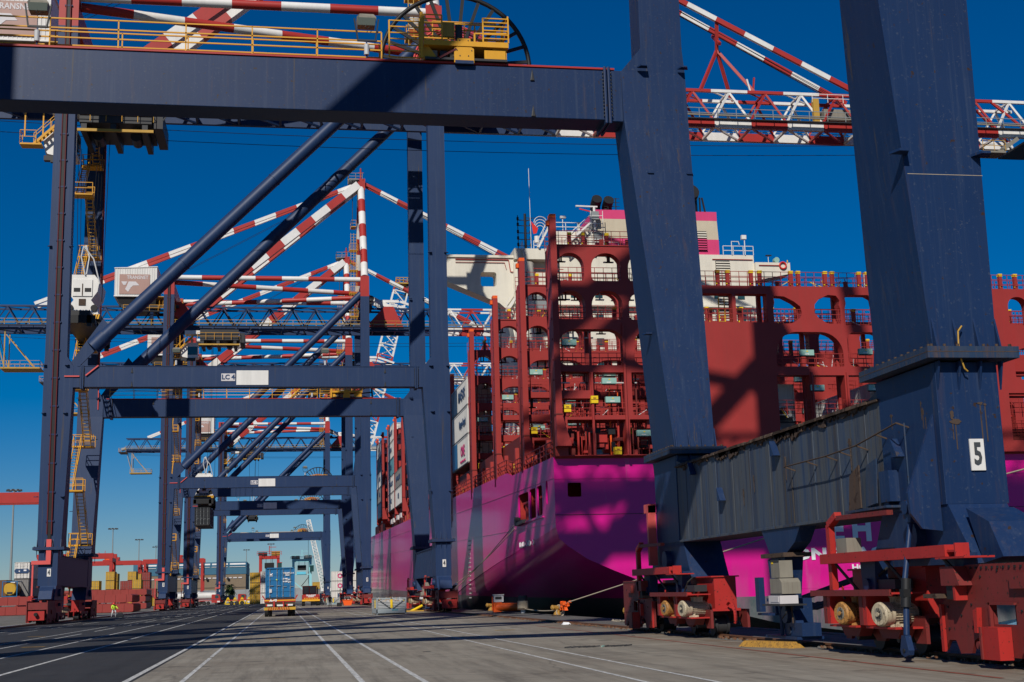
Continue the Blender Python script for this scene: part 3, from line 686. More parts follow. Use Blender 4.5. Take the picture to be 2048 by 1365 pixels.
    # cable trays on the land side near leg
    def tray():
        m = MB(); y = -H
        for x in (-18.80, -18.45): m.tube((x, y-.12, 7 if not near else 6), (x, y-.12, 54.2), .055, 'tray_red', 6)
        m.box(-18.76, -18.5, y-.1, y-.02, 6.6, 54.2, 'black_steel')
        for i in range(20): m.box(-18.95, -18.3, y-.12, y-.01, 8+i*2.35, 8.12+i*2.35, 'blue_paint')
        m.beam((-18.6, y-.14, 6.6), (-18.6, y-.14, 4.9), .38, .22, 'pink_tray'); m.beam((-18.42, y-.14, 4.75), (-19.9, y-.14, 4.75), .3, .22, 'pink_tray', up=(0, 1, 0))
        m.box(-19.85, -19.72, y-.2, y-.08, .9, 4.7, 'pink_tray')
        m.box(-17.9, -16.7, y-.1, y-.01, zb1-.85, zb1-.75, 'pink_tray'); m.beam((-16.2, y-.1, zb1-.75), (-15.2, y-.1, zb1+.1), .1, .1, 'pink_tray')
        return m.mesh('cable_tray')
    part('cable_tray', 'tray', tray)
    part('cable_tray', 'tray2', lambda: MB().box(-17.78, -17.7, H-1.5, H-1.25, zb1+1, 52, 'tray_red').tube((-17.65, H-1.3, zb1-1), (-17.65, H-1.3, 52), .05, 'pink_tray', 6).mesh('cable_tray'))
    # stairs between the land side legs
    def stairs():
        m = MB(); z = 2.2; i = 0; dz = 4.55
        while z < 49:
            y0, y1 = (-3.4, .8) if i % 2 == 0 else (.8, -3.4)
            x = -18.9 if i % 2 == 0 else -18.0
            m.stairs((x, y0, z), (x, y1, z+dz), .65, 'yellow_paint', 'yellow_dim', 'x', 16)
            yy = y1+(.7 if y1 > y0 else -.7)
            m.box(-19.4, -17.5, yy-.7, yy+.7, z+dz-.12, z+dz, 'yellow_paint'); m.rail((-19.4, yy-.7, z+dz), (-17.5, yy-.7, z+dz), 1.05, 'yellow_paint'); m.rail((-19.4, yy+.7, z+dz), (-17.5, yy+.7, z+dz), 1.05, 'yellow_paint')
            m.rail((-19.4, yy-.7, z+dz), (-19.4, yy+.7, z+dz), 1.05, 'yellow_paint')
            z += dz; i += 1
        return m.mesh('access_stairs')
    part('access_stairs', 'stairs', stairs, loc=(0, 4.2, 0))
    # girder and boom truss
    def truss(x0, x1, a, b, pn=3.85):
        m = MB(); n = round((x1-x0)/pn); zt, zl = 50.6, 46.9
        for i in range(n):
            xa = x0+(x1-x0)*i/n; xb = x0+(x1-x0)*(i+1)/n; xm = (xa+xb)/2; c = a if i % 2 == 0 else b
            for s in (-1, 1):
                m.beam((xa, s*1.9, zl), (xb, s*1.9, zl), .45, .85, c); m.beam((xa, s*1.4, zt), (xb, s*1.4, zt), .3, .3, c)
                m.beam((xa, s*1.9, zl+.4), (xm, s*1.4, zt-.1), .2, .2, c); m.beam((xm, s*1.4, zt-.1), (xb, s*1.9, zl+.4), .2, .2, c)
                m.box(xa, xb, s*2.9-.28, s*2.9+.28, zl+.1, zl+.18, 'dark_steel')
                if i % 2 == 0 or True: m.rail((xa, s*3.2, zl+.18), (xb, s*3.2, zl+.18), 1., 'yellow_dim' if a == blue else 'grey_paint', 2, r=.03)
            m.beam((xm, -1.4, zt), (xm, 1.4, zt), .18, .18, c); m.beam((xa, -1.9, zl-.3), (xb, 1.9, zl-.3), .18, .18, c); m.beam((xa, 1.9, zl-.3), (xa, -1.9, zl-.3), .22, .22, c)
            m.beam((xm-(xb-xa)/2, -1.4, zt), (xm+(xb-xa)/2, 1.4, zt), .12, .12, c)
            m.box(xa, xb-.3, -3.15, -2.95, zl+.45, zl+.62, 'box_grey')
        return m.mesh('truss')
    link('girder', cached(('girder', blue), lambda: truss(-47.5, 27, blue, blue)), root, U)
    link('boom', cached(('boom',), lambda: truss(27, 77, 'white_paint', 'red_paint')), root, U)
    def boomtip():
        T = []; m = MB(); m.box(76, 79.5, -3.2, 3.2, 45.9, 46.1, 'dark_steel'); m.rail((76, -3.2, 46.1), (79.5, -3.2, 46.1), 1.1, 'yellow_dim'); m.beam((77, -1.9, 46.8), (79, -1.9, 48.6), .2, .2, 'red_paint'); m.beam((73, -1.4, 50.6), (77, -1.9, 46.9), .22, .22, 'red_paint'); m.beam((73, 1.4, 50.6), (77, 1.9, 46.9), .22, .22, 'red_paint')
        T.append(m); m = MB(); m.box(70.5, 73, -3.4, -1.5, 44.3, 44.5, 'box_grey'); m.rail((70.5, -3.4, 44.5), (73, -3.4, 44.5), 1.1, 'yellow_dim'); m.beam((72.5, -2.4, 44.5), (75, -2.4, 46.2), .5, .4, 'box_grey')
        T.append(m); m = MB(); m.box(37.5, 39, -2.6, -1.5, 44.6, 44.8, 'box_grey'); m.beam((38.3, -2, 44.8), (38.8, -2, 46.3), .6, .5, 'box_grey'); m.rail((37.3, -2.7, 44.7), (39.2, -2.7, 44.7), 1., 'dark_steel')
        T.append(m); m = MB(); m.box(54.5, 58, -1.2, 1.2, 48, 49.2, 'box_grey'); m.tube((54.5, 0, 48.6), (54.4, 0, 48.6), .55, 'dark_steel', 14)
        m.rail((53, -1.9, 49.6), (58, -1.9, 49.6), .9, 'white_paint'); m.box(53, 53.6, -2.1, -1.6, 46.9, 49.9, 'yellow_dim')
        T.append(m); return [t_.mesh('boom_platform') for t_ in T]
    for me_ in cached(('boomtip',), boomtip): link('boom_platform', me_, root, U)
    def backend():
        m = MB(); m.box(-49.5, -47.3, -3.2, 3.2, 46.2, 46.4, 'dark_steel'); m.rail((-49.5, -3.2, 46.4), (-47.3, -3.2, 46.4), 1.1, 'yellow_paint'); m.rail((-49.5, -3.2, 46.4), (-49.5, 3.2, 46.4), 1.1, 'yellow_paint')
        m.tube((-48.8, -1, 47.2), (-47.6, -1, 47.6), .5, 'grey_paint', 14)
        m.box(-46.2, -39.9, -2, 2, 39.85, 40.1, 'yellow_dim'); m.rail((-46.2, -2, 40.1), (-39.9, -2, 40.1), 1.1, 'yellow_dim'); m.rail((-46.2, 2, 40.1), (-39.9, 2, 40.1), 1.1, 'yellow_dim'); m.rail((-39.9, -2, 40.1), (-39.9, 2, 40.1), 1.1, 'yellow_dim')
        for y in (-2, 2): m.beam((-45.6, y, 40.1), (-45.6, y, 46.5), .16, .16, 'yellow_dim'); m.beam((-45.4, y, 45.6), (-41, y, 40.2), .12, .12, 'yellow_dim'); m.beam((-47.3, y, 46.4), (-45.6, y, 40.3), .12, .12, 'yellow_dim')
        return m.mesh('rear_platform')
    link('rear_platform', cached(('backend',), backend), root, U)
    # cross beams, mast, stays
    for cx0, cx1 in ((-19.4, -17.9), (12.7, 14.05)):
        part('cross_beam', ('cross', cx0), lambda: MB().box(cx0, cx1, -H+1.2, H-1.2, 51.0, 53.2, 'red_paint').mesh('cross_beam'), loc=U)
        for s in (-1, 1): part('girder_hanger', ('hang', cx0, s), lambda: MB().beam(((cx0+cx1)/2, s*2.6, 51), ((cx0+cx1)/2, s*2.4, 47.2), .7, .5, blue).beam(((cx0+cx1)/2, s*6, 51), ((cx0+cx1)/2, s*2.9, 49.2), .3, .3, 'dark_steel').mesh('girder_hanger'), loc=U)
    ws, rd = 'white_paint', 'red_paint'
    def mast():
        m = MB()
        for s in (-1, 1): m.striped((13.4, s*(H-.65), 54.4), (13.4, s*.75, 72.6), .62, 2.7, ws, rd, 14)
        m.box(12.8, 14.1, -1.3, 1.3, 72.3, 74.3, rd); m.box(11.2, 13, -1.6, 1.6, 74.0, 74.1, 'grey_paint'); m.rail((11.2, -1.6, 74.1), (13.6, -1.6, 74.1), 1.1, 'yellow_dim'); m.rail((11.2, 1.6, 74.1), (13.6, 1.6, 74.1), 1.1, 'yellow_dim'); m.rail((11.2, -1.6, 74.1), (11.2, 1.6, 74.1), 1.1, 'yellow_dim')
        m.tube((13.4, 0, 74.3), (13.4, 0, 76.6), .14, rd); m.beam((12.9, 0, 75.8), (13.9, 0, 75.8), .1, .1, rd)
        m.box(11.6, 12.5, -1.0, 1.0, 65.5, 65.6, 'yellow_paint'); m.rail((11.6, -1, 65.6), (12.5, -1, 65.6), 1.1, 'yellow_paint'); m.rail((11.6, -1, 65.6), (11.6, 1, 65.6), 1.1, 'yellow_paint')
        for y in (-.5, .3): m.beam((11.9, y, 65.6), (11.9, y, 74), .07, .07, 'dark_steel')
        for i in range(14): m.beam((11.9, -.5, 66+i*.58), (11.9, .3, 66+i*.58), .05, .05, 'dark_steel')
        return m.mesh('mast')
    part('mast', 'mast', mast, loc=U)
    def mladder():
        m = MB()
        for z in (47.5, 51.5, 55.5, 59): m.box(10.9, 12.3, -H+.6, -H+2.2, z, z+.1, 'yellow_paint'); m.rail((10.9, -H+.6, z), (12.3, -H+.6, z), 1.1, 'yellow_paint'); m.rail((10.9, -H+.6, z), (10.9, -H+2.2, z), 1.1, 'yellow_paint')
        for x in (11.1, 11.6, 12.1): m.beam((x, -H+.7, 47), (x, -H+.7, 62), .07, .07, 'yellow_dim')
        for i in range(30): m.beam((11.1, -H+.7, 47.3+i*.5), (12.1, -H+.7, 47.3+i*.5), .05, .05, 'yellow_dim')
        return m.mesh('mast_ladder')
    part('mast_ladder', 'mladder', mladder, loc=U)
    def stay(a, b, box, seg, ma=ws, mb=rd, ph=0):
        m = MB(); m.striped(a, b, 0, seg, ma, mb, box=box, phase=ph); return m.mesh('stay')
    for s in (-1, 1):
        part('rear_strut', ('rs', s), lambda: stay((12.9, s*.9, 73.2), (-16.2, s*2.0, 48.9), (1.1, 1.35), 3.5), loc=U)
        part('backstay', ('bs', s), lambda: stay((12.9, s*.5, 73.6), (-41.2, s*1.4, 51.0), (.4, .55), 4.0), loc=U)
        part('forestay', ('fs', s), lambda: stay((14.0, s*.6, 73.6), (58.2, s*1.5, 50.9), (.34, .5), 3.4, ph=1), loc=U)
        part('tie_tube', ('tt', s), lambda: MB().striped((-17.8, s*(H-.65), 53.9), (12.7, s*(H-.65), 53.9), .42, 4.2, ws, rd, 12).mesh('tie_tube'), loc=U)
        part('tie_tube', ('tv', s), lambda: MB().striped((-17.8, s*(H-1.3), 53.2), (12.7, s*1.6, 53.2), .42, 4.2, ws, rd, 12, phase=1).mesh('tie_tube'), loc=U)
    def aframe():
        m = MB(); p = (43.8, 0, 55.6)
        for x, y, z in ((41.3, -1.4, 50.6), (47, -1.4, 50.7), (45.6, 1.4, 50.6)): m.beam(p, (x, y, z), .28, .28, rd)
        m.beam((43.8, -1, 55.9), (43.8, 1, 57.6), .3, .3, rd); m.beam((43.6, -1.0, 58.2), (43.8, 0, 55.6), .35, .3, rd)
        m.beam((46.6, -1.4, 50.7), (46.3, -1.4, 52), .15, .15, ws).beam((46.9, -1.4, 50.7), (47.1, -1.4, 52.2), .15, .15, rd)
        return m.mesh('stay_frame')
    part('stay_frame', 'af', aframe, loc=U)
    def ropes():
        m = MB()
        for y, dz in ((-.5, .0), (-.2, .35), (.2, -.1), (.5, .25)): m.path([(13.8, y, 74.0+dz), (36, y, 61.5+dz), (56, y, 50.9)], .035, 'black_steel', 4)
        for y in (-.4, .4): m.path([(-19, y, 56), (12.6, y, 73.9)], .03, 'black_steel', 4)
        for y in (-1.5, 1.5):
            n = 16; pts = [(-47+120*i/n, y, 45.9-1.5*4*(i/n)*(1-i/n)) for i in range(n+1)]; m.path(pts, .03, 'black_steel', 4)
        return m.mesh('wire_rope')
    part('wire_rope', 'ropes', ropes, loc=U)
    for s in (-1, 1):
        part('strut_shoe', ('hb', s), lambda: MB().prism([(-19.6, s*2.2-.6, 49.2), (-15.6, s*2.2-.6, 47.9), (-15.2, s*2.2-.6, 49.4), (-17.2, s*2.2-.6, 51.2), (-19.2, s*2.2-.6, 51.2)], (0, 1.2, 0), rd).mesh('strut_shoe'), loc=U)
        part('boom_hinge', ('hg', s), lambda: MB().prism([(14.0, s*1.9-.5, 47.2), (20.5, s*1.9-.5, 47.2), (18.8, s*1.9-.5, 50.8), (17.2, s*1.9-.5, 50.8)], (0, 1, 0), rd).beam((18.6, s*1.9, 50.6), (14.2, s*1.2, 53.0), .5, .7, ws).beam((19.8, s*1.9, 51.8), (15.2, s*1.2, 52.0), .4, .45, ws).beam((20, s*1.9, 51.8), (23.5, s*1.9, 50.6), .3, .4, ws).mesh('boom_hinge'), loc=U)
        part('rope_sheave', ('sv', s), lambda: MB().tube((15.0, s*1.2-.5, 52.4), (15.0, s*1.2+.5, 52.4), .5, 'dark_steel', 14).tube((14.8, s*1.2-.5, 50.8), (14.8, s*1.2+.5, 50.8), .4, 'dark_steel', 14).mesh('rope_sheave'), loc=U)
    if not near:
        # machinery house
        def house():
            m = MB(); x0, x1, y0, y1, z0, z1 = -28, -21.2, -4.2, 4.6, 51.9, 56.6
            m.prism([(x0, y0, z0), (x1, y0, z0), (x1, y0, z1+.25), (x0, y0, z1-.05)], (0, y1-y0, 0), 'con_white')
            n = 17
            for i in range(n+1):
                x = x0+(x1-x0)*i/n; m.box(x-.035, x+.035, y0-.05, y0, z0, z1-.05+.3*i/n, 'con_white')
            m.prism([(x0-.12, y0-.12, z1-.05), (x1+.12, y0-.12, z1+.25), (x1+.12, y0-.12, z1+.38), (x0-.12, y0-.12, z1+.08)], (0, y1-y0+.24, 0), 'white_paint')
            m.box(x0-.1, x1+.1, y0-.1, y1+.1, z0-.16, z0, 'white_paint')
            m.hexa([(x0+1.4, y0+1, 49.9), (x1-.2, y0+1, 50.1), (x1-.2, y1-1, 50.1), (x0+1.4, y1-1, 49.9), (x0+.2, y0+.2, z0-.16), (x1, y0+.2, z0-.16), (x1, y1, z0-.16), (x0+.2, y1, z0-.16)], 'dark_steel')
            m.box(x0+1, -17.5, -3.6, -3.2, 50.0, 50.5, 'dark_steel').box(x0+1, -17.5, 3.2, 3.6, 50.0, 50.5, 'dark_steel')
            for x in (-26, -22): m.beam((x, -3, 50), (x, -2, 47.3), .5, .4, blue)
            return m.mesh('machinery_house')
        mh = link('machinery_house', cached(('mh', blue), house), root, U)
        def sign():
            m = MB(); m.box(-27.25, -22.3, -4.30, -4.26, 52.15, 55.55, 'sign_brown'); return m.mesh('house_sign')
        sg = link('house_sign', cached(('sign',), sign), mh)
        letters('TRANSNET', .82, (-24.3, -4.32, 55.0), parent=sg, mat='lettering_pale', bold=.02, sx=.85)
        def logo():
            m = MB(); y = -4.33; e = (0, .02, 0)
            m.prism([(-26.95, y, 54.3), (-25.95, y, 54.3), (-26.25, y, 53.7), (-26.6, y, 53.7)], e, 'lettering_pale')
            m.prism([(-25.75, y, 54.3), (-24.6, y, 54.3), (-24.0, y, 53.65), (-25.0, y, 53.62), (-25.35, y, 53.3), (-25.8, y, 52.5), (-26.3, y, 53.0), (-26.0, y, 53.6)], e, 'lettering_pale')
            return m.mesh('logo')
        link('logo', cached(('logo',), logo), sg)
        def hrail():
            m = MB()
            m.box(-21.2, -19.6, -4.3, 4.6, 51.7, 51.8, 'yellow_dim'); m.rail((-19.7, -4.3, 51.8), (-19.7, 4.6, 51.8), 1.1, 'yellow_paint'); m.rail((-21.1, -4.3, 51.8), (-19.7, -4.3, 51.8), 1.1, 'yellow_paint')
            m.stairs((-20.4, -4.1, 49.9), (-20.4, -1.4, 51.7), .6, 'yellow_paint', 'yellow_dim', 'x', 7)
            m.box(-26.5, -18, -4.4, -3.8, 49.2, 49.3, 'dark_steel'); m.rail((-26.5, -4.4, 49.3), (-18, -4.4, 49.3), 1., 'yellow_paint')
            return m.mesh('house_walkway')
        link('house_walkway', cached(('hrail',), hrail), mh)
    # trolley with hoist ropes and operator cabin
    def trolley():
        m = MB(); m.box(-3, 3.4, -3.1, 3.1, 44.6, 45.3, 'dark_steel').box(-3, 3.4, -3.2, -2.9, 45.3, 46.4, 'dark_steel').box(-3, 3.4, 2.9, 3.2, 45.3, 46.4, 'dark_steel')
        for x in (-2.6, 0, 2.8): m.box(x-.25, x+.25, -3, 3, 43.7, 44.6, 'dark_steel')
        for x in (-1.6, 1.8): m.tube((x, -1, 44.1), (x, 1, 44.1), .5, 'dark_steel', 14)
        m.box(-3.2, 3.6, -3.3, -3.1, 43.7, 43.95, 'yellow_dim'); m.rail((-3.4, -3.5, 44.6), (3.6, -3.5, 44.6), 1.2, 'yellow_paint'); m.rail((3.6, -3.5, 44.6), (3.6, 3.5, 44.6), 1.2, 'yellow_dim'); m.box(3.6, 4.4, -3, 3, 44.2, 45.8, 'dark_steel'); m.beam((4.4, -3, 45), (5.6, -3, 46.8), .1, .1, 'dark_steel')
        m.box(-5.5, -3, -3.2, -1, 45.6, 46.2, 'white_paint')
        return m.mesh('trolley')
    tr = link('trolley', cached(('trolley',), trolley), root, (troll, 0, UP))
    def cabin():
        m = MB(); x0 = -6.4
        m.prism([(-6.4, -1.6, 43.6), (-6.1, -1.6, 42.0), (-4.6, -1.6, 41.7), (-3.4, -1.6, 41.9), (-3.4, -1.6, 44.4), (-5.6, -1.6, 44.4)], (0, 2.6, 0), 'white_paint')
        m.box(-5.1, -3.5, -1.63, -1.6, 42.3, 43.7, 'glass'); m.box(-3.41, -3.37, -1.3, .7, 42.2, 44, 'glass')
        m.box(-8.2, -6.3, -2.6, -1.4, 42.5, 42.65, 'yellow_paint'); m.rail((-8.2, -2.6, 42.65), (-6.8, -2.6, 42.65), 1.2, 'yellow_paint', bars=2); m.rail((-8.2, -2.6, 42.65), (-8.2, -1.4, 42.65), 1.2, 'yellow_paint')
        m.stairs((-7.0, -2.2, 42.6), (-4.2, -2.2, 45.4), .6, 'yellow_paint', 'yellow_dim', 'y', 9)
        m.box(-6.2, -3.8, -1.8, -1.2, 41.3, 41.75, 'dark_steel'); m.box(-5.6, -5.2, -1.9, -1.5, 41.1, 41.4, 'dark_steel').box(-4.4, -4.0, -1.9, -1.5, 41.2, 41.5, 'dark_steel')
        m.beam((-8, -1.5, 43.6), (-8, -1.5, 46), .12, .12, 'yellow_paint'); m.beam((-6.4, -1.5, 43.6), (-6.4, -1.5, 46), .12, .12, 'yellow_paint')
        return m.mesh('operator_cabin')
    link('operator_cabin', cached(('cabin',), cabin), tr)
    # floodlights
    def lamp():
        m = MB(); m.tube((0, 0, 0), (0, 0, .45), .03, 'blue_paint'); m.tube((0, -.02, .12), (0, -.02, .5), .09, 'silver', 12)
        m.box(-.32, .32, -.04, .04, .62, .68, 'dark_steel'); m.beam((0, 0, .45), (0, 0, .64), .05, .05, 'blue_paint')
        for s in (-1, 1): m.beam((s*.3, 0, .65), (s*.42, 0, 1.45), .05, .07, 'black_steel')
        m.prism([(-.3, -.05, 1.22), (.3, -.05, 1.22), (.34, -.12, 1.48), (.24, -.1, 1.6), (-.24, -.1, 1.6), (-.34, -.12, 1.48)], (0, .45, 0), 'box_grey'); m.prism([(-.3, -.07, 1.2), (.3, -.07, 1.2), (.3, -.14, 1.45), (-.3, -.14, 1.45)], (0, .03, 0), 'lamp_glass')
        m.path([(0, -.1, 1.2), (-.05, -.12, 1.1), (.03, -.12, 1.03), (.1, -.1, 1.12), (.28, -.05, 1.15)], .012, 'black_steel', 4)
        return m.mesh('floodlight')
    for s in (-1, 1):
        for x in ((2.78, -8.15) if s > 0 else (3.5, -8.95)): link('floodlight', cached(('lamp',), lamp), root, (x, s*(H-.3)+(-.9 if s > 0 else 0), zb1+.1))
    # cable reel behind the water side half of the far portal beam
    def reel_frame():
        m = MB(); y = H-1.25; z = zb1+.12; Y = 'yellow_paint'; x = 6.1
        m.box(4.75, 7.75, y-.15, y+1.1, z+.5, z+.68, Y); m.box(4.8, 7.7, y-.1, y+1, z, z+.08, 'dark_steel')
        m.prism([(4.75, y, z), (4.75, y, z+.5), (4.95, y, z+.5), (5.3, y, z)], (0, .9, 0), Y); m.box(7.2, 7.7, y, y+.9, z, z+.5, Y)
        m.prism([(x-.28, y-.12, z-.1), (x+.42, y-.12, z-.1), (x+.42, y-.12, z+.42), (x+.32, y-.12, z+.48), (x+.3, y-.12, z+.8), (x-.16, y-.12, z+.8), (x-.18, y-.12, z+.48), (x-.28, y-.12, z+.42)], (0, .08, 0), Y)
        for a, b in ((-.1, .15), (.2, .15), (-.1, .6), (.2, .6), (-.1, .72), (.2, .72), (-.2, .35), (.32, .35)): m.tube((x+.07+a-.05, y-.135, z+b), (x+.07+a-.05, y-.12, z+b), .022, 'dark_steel', 8)
        m.box(x-.25, x+.4, y-.14, y-.02, z-.14, z-.02, 'blue_paint')
        for k in range(3): m.box(5.0+k*.35, 5.25+k*.35, y+.1, y+.8, z+.1, z+.4, 'dark_steel' if k % 2 else 'box_grey')
        m.box(6.9, 7.65, y-.05, y+.02, z+.1, z+.42, Y)
        m.tube((x-.05, y+.3, z+.7), (x-.05, y+.3, z+1.45), .13, 'dark_steel', 12); m.box(x-.6, x+.3, y+.2, y+.5, z+.68, z+.8, 'box_grey'); m.box(x-.62, x-.2, y+.25, y+.35, z+1.0, z+1.55, 'yellow_dim')
        m.beam((5.3, y-.1, z+.05), (x-.2, y-.1, z+.4), .07, .07, 'tray_red')
        for x0, x1, z0, h in ((3.55, 4.6, z+.0, 1.35), (4.75, 5.4, z+.68, .95), (6.85, 7.75, z+.68, .9)):
            for i in range(7): m.beam((x0, y-.13, z0+h*i/6), (x1, y-.13, z0+h*i/6), .035, .035, Y)
            for xx in (x0, x1): m.beam((xx, y-.13, z0), (xx, y-.13, z0+h), .05, .05, Y)
        m.beam((4.68, y-.13, z), (4.68, y-.13, z+1.7), .1, .1, Y); m.rail((4.8, y+1.0, z+.68), (7.7, y+1.0, z+.68), 1.15, Y, 3); m.rail((7.75, y-.1, z+.68), (7.75, y+1, z+.68), 1.0, Y)
        m.beam((6.55, y-.1, z+.68), (6.55, y-.1, z+1.0), .06, .06, Y); m.beam((6.55, y-.1, z+1.0), (7.7, y-.1, z+1.05), .05, .05, Y)
        m.rail((5.2, y+1.0, z+1.3), (7.5, y+1.0, z+1.3), .6, Y, 2, r=.018)
        return m.mesh('cable_reel')
    cr = part('cable_reel', 'reelf', reel_frame)
    def reel_wheel():
        m = MB(); c = Vector((6.12, H+.35, zb1+.64)); n = 18
        m.ring(c+Vector((0, .12, 0)), (1, 0, 0), (0, 0, 1), 2.72, .085, 'black_steel', 34, 6, R(-22), R(202))
        for i in range(n):
            a = R(-20)+R(220)*i/(n-1); d = Vector((math.cos(a), 0, math.sin(a))); m.beam(c+d*.35+Vector((0, .12, 0)), c+d*2.72+Vector((0, .12, 0)), .12, .07, 'black_steel', up=(0, 1, 0))
        m.tube(c-Vector((0, .1, 0)), c+Vector((0, .3, 0)), .4, 'black_steel', 16)
        return m.mesh('reel_wheel')
    link('reel_wheel', cached(K+('rw',), reel_wheel), cr)
    def reel_cable():
        m = MB(); c = Vector((6.12, H+.50, zb1+.64))
        for i in range(12): m.ring(c, (1, 0, 0), (0, 0, 1), .55+.09*i, .04, 'pink_tray' if i % 3 else 'tray_red', 36, 4)
        n = 10; p, q = Vector((7.3, H+.5, zb1+.8)), Vector((12.6, H-.2, zb1-.1)); m.path([p.lerp(q, i/n)+Vector((0, 0, -.35*4*(i/n)*(1-i/n))) for i in range(n+1)], .03, 'tray_red', 5)
        return m.mesh('reel_cable')
    link('reel_cable', cached(K+('rc',), reel_cable), cr)
    # service cable bowed below the portal beam end
    return root

crane(34.35, 5, H=10.25, zb0=17.8, zb1=19.65, blue='blue_paint', troll=30, near=True, label='nearest blue gantry crane with rusty sill beam, red wheel bogies and number plate 5')
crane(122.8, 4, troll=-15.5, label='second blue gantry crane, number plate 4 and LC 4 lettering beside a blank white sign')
crane(228.3, 3, troll=-11, label='third blue gantry crane, lifting a shade-darkened container over the quay road')
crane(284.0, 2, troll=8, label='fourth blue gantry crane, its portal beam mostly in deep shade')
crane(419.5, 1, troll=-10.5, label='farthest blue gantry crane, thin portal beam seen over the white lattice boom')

# spreader hanging from crane 4 and hoist ropes
def spreader(x, y, zt, label, name='container_spreader'):
    root = thing(name, label, 'spreader', (x, y, zt))
    m = MB(); w = 'white_paint'
    m.prism([(-1.45, -2.2, -1.3), (1.45, -2.2, -1.3), (1.2, -2.2, -.6), (.75, -2.2, 0), (1.3, -2.2, .8), (1.45, -2.2, 1.8), (1.0, -2.2, 2.35), (-1.0, -2.2, 2.35), (-1.45, -2.2, 1.8), (-1.3, -2.2, .8), (-.75, -2.2, 0), (-1.2, -2.2, -.6)], (0, 4.4, 0), w)
    m.box(-.85, .85, -2.3, -2.2, .35, 1.9, w); m.box(-.75, -.2, -2.33, -2.3, .75, 1.1, 'black_steel').box(.2, .75, -2.33, -2.3, .75, 1.1, 'black_steel'); m.box(-.04, .04, -2.34, -2.3, .4, 1.5, 'rusty_edge'); m.box(-.3, .3, -2.26, -2.2, -.5, .1, 'rusty_edge')
    m.tube((-1.0, -2.35, -.7), (-1.0, -2.15, -.7), .25, 'black_steel', 12).tube((1.05, -2.35, -.75), (1.05, -2.15, -.75), .3, 'black_steel', 12)
    for s in (-.7, .7): m.tube((s-.2, 0, 2.5), (s+.2, 0, 2.5), .45, 'dark_steel', 14)
    m.build('head_block', root)
    letters('BROMMA', .42, (.1, -2.23, -1.08), parent=root, mat='navy_text', bold=.02)
    m = MB()
    for i in range(15): m.prism([(-1.6+i*.21, -2.3, -1.75), (-1.47+i*.21, -2.3, -1.75), (-1.36+i*.21, -2.3, -1.32), (-1.49+i*.21, -2.3, -1.32)], (0, .06, 0), 'hazard_yellow')
    m.box(-1.6, 1.6, -2.24, 2.24, -1.75, -1.31, 'black_steel'); m.build('hazard_strip', root)
    m = MB(); m.box(-1.25, 1.25, -6, 6, -2.5, -1.76, 'dark_steel'); m.box(-1.5, 1.7, -6.1, -5.7, -2.9, -2.2, 'black_steel').box(-1.5, 1.5, 5.7, 6.1, -2.9, -2.2, 'black_steel')
    for sx in (-1.2, 1.2):
        for sy in (-5.9, 5.9): m.box(sx-.2, sx+.2, sy-.2, sy+.2, -3.2, -2.2, 'dark_steel')
    m.tube((1.4, -2.4, -2.5), (1.9, -2.4, -2.5), .45, 'black_steel', 12); m.build('telescopic_frame', root)
    m = MB()
    for sx in (-.9, .9):
        for sy in (-1, 1): m.tube((sx*.8, sy, 2.4), (sx*1.1, sy, 43.9-zt), .025, 'black_steel', 4)
    m.path([(.3, -2.2, 2.4), (.5, -2.2, 4), (.2, -2.2, 5.1), (.0, -2.2, 4.6)], .06, 'white_paint'); m.build('hoist_rope', root)
    m = MB(); m.tube((.4, -1.5, 3), (.9, -1.5, 43.9-zt), .03, 'black_steel', 4).tube((1.6, -1.5, 0), (1.9, -1.5, 43.9-zt), .03, 'black_steel', 4); m.path([(.2, -2.3, 2.3), (-.2, -2.3, 4.0), (.0, -2.3, 5.0), (.9, -2.3, 3.8), (1.5, -2.3, 1.5)], .07, 'silver'); m.build('power_cable', root)
    return root
spreader(-18.0, 123.9, 28.5, 'worn white container spreader with striped edge, beside the land side legs of the second crane')
spreader(-12.85, 226.2, 19.7, 'small dark spreader holding a shade-darkened container under the third crane')
spreader(-9.4, 417, 28, 'distant white spreader hanging under the farthest crane girder')

# ---------------------------------------------------------------- the container ship
ship = thing('container_ship', 'huge magenta hulled container ship with dark red lashing bridges, moored stern towards the viewer', 'ship', (43, 200, -3.1))
SO = Vector((-43, -200, 3.2))
def sp(name, me, parent=None):   # ship part modelled in world metres
    if parent: return link(name, me, parent)
    return link(name, me, ship, SO)
sheer = [(87.6, 10.32), (104.3, 10.52), (107, 10.95), (140.7, 11.47), (193, 12.04), (283, 13.36), (300, 13.6)]
kn = [(165, -3.4), (156, -1.2), (146, .75), (135, 2.0), (123, 3.04), (112, 3.9), (105, 4.35), (97, 4.9), (87.6, 5.6)]
port = [(87.64, 10.32)]+sheer[1:]+[(300, -3.4)]+kn[:-1]+[(87.64, 5.6)]
wins = [rr(97.45, 101.75, 6.65, 8.75, .25), rr(94.55, 96.95, 6.65, 8.8, .25), rr(92.05, 93.95, 6.7, 8.8, .25), rr(89.95, 90.65, 7.25, 8.95, .34, n=8)]
sp('hull_side', plate(port, wins, .12, 'hull_paint', 'YZ', 18.06)); 
curve = [(18.005, 5.6), (18.2, 4.85), (18.8, 4.32), (20.15, 3.42), (21.95, 2.62), (23.6, 1.95), (26, .95), (29, -.1), (33, -1.1), (38, -1.8), (43, -2.0)]
mir = [(86-x, z) for x, z in curve[:-1]][::-1]
sp('transom', plate([(18.005, 10.32)]+curve+mir+[(67.995, 10.32)], [rr(18.9, 19.85, 7.6, 8.55, .12)], .12, 'hull_paint', 'XZ', 87.66))
sp('hull_side', plate([p for p in port], [], .12, 'hull_paint', 'YZ', 67.94))
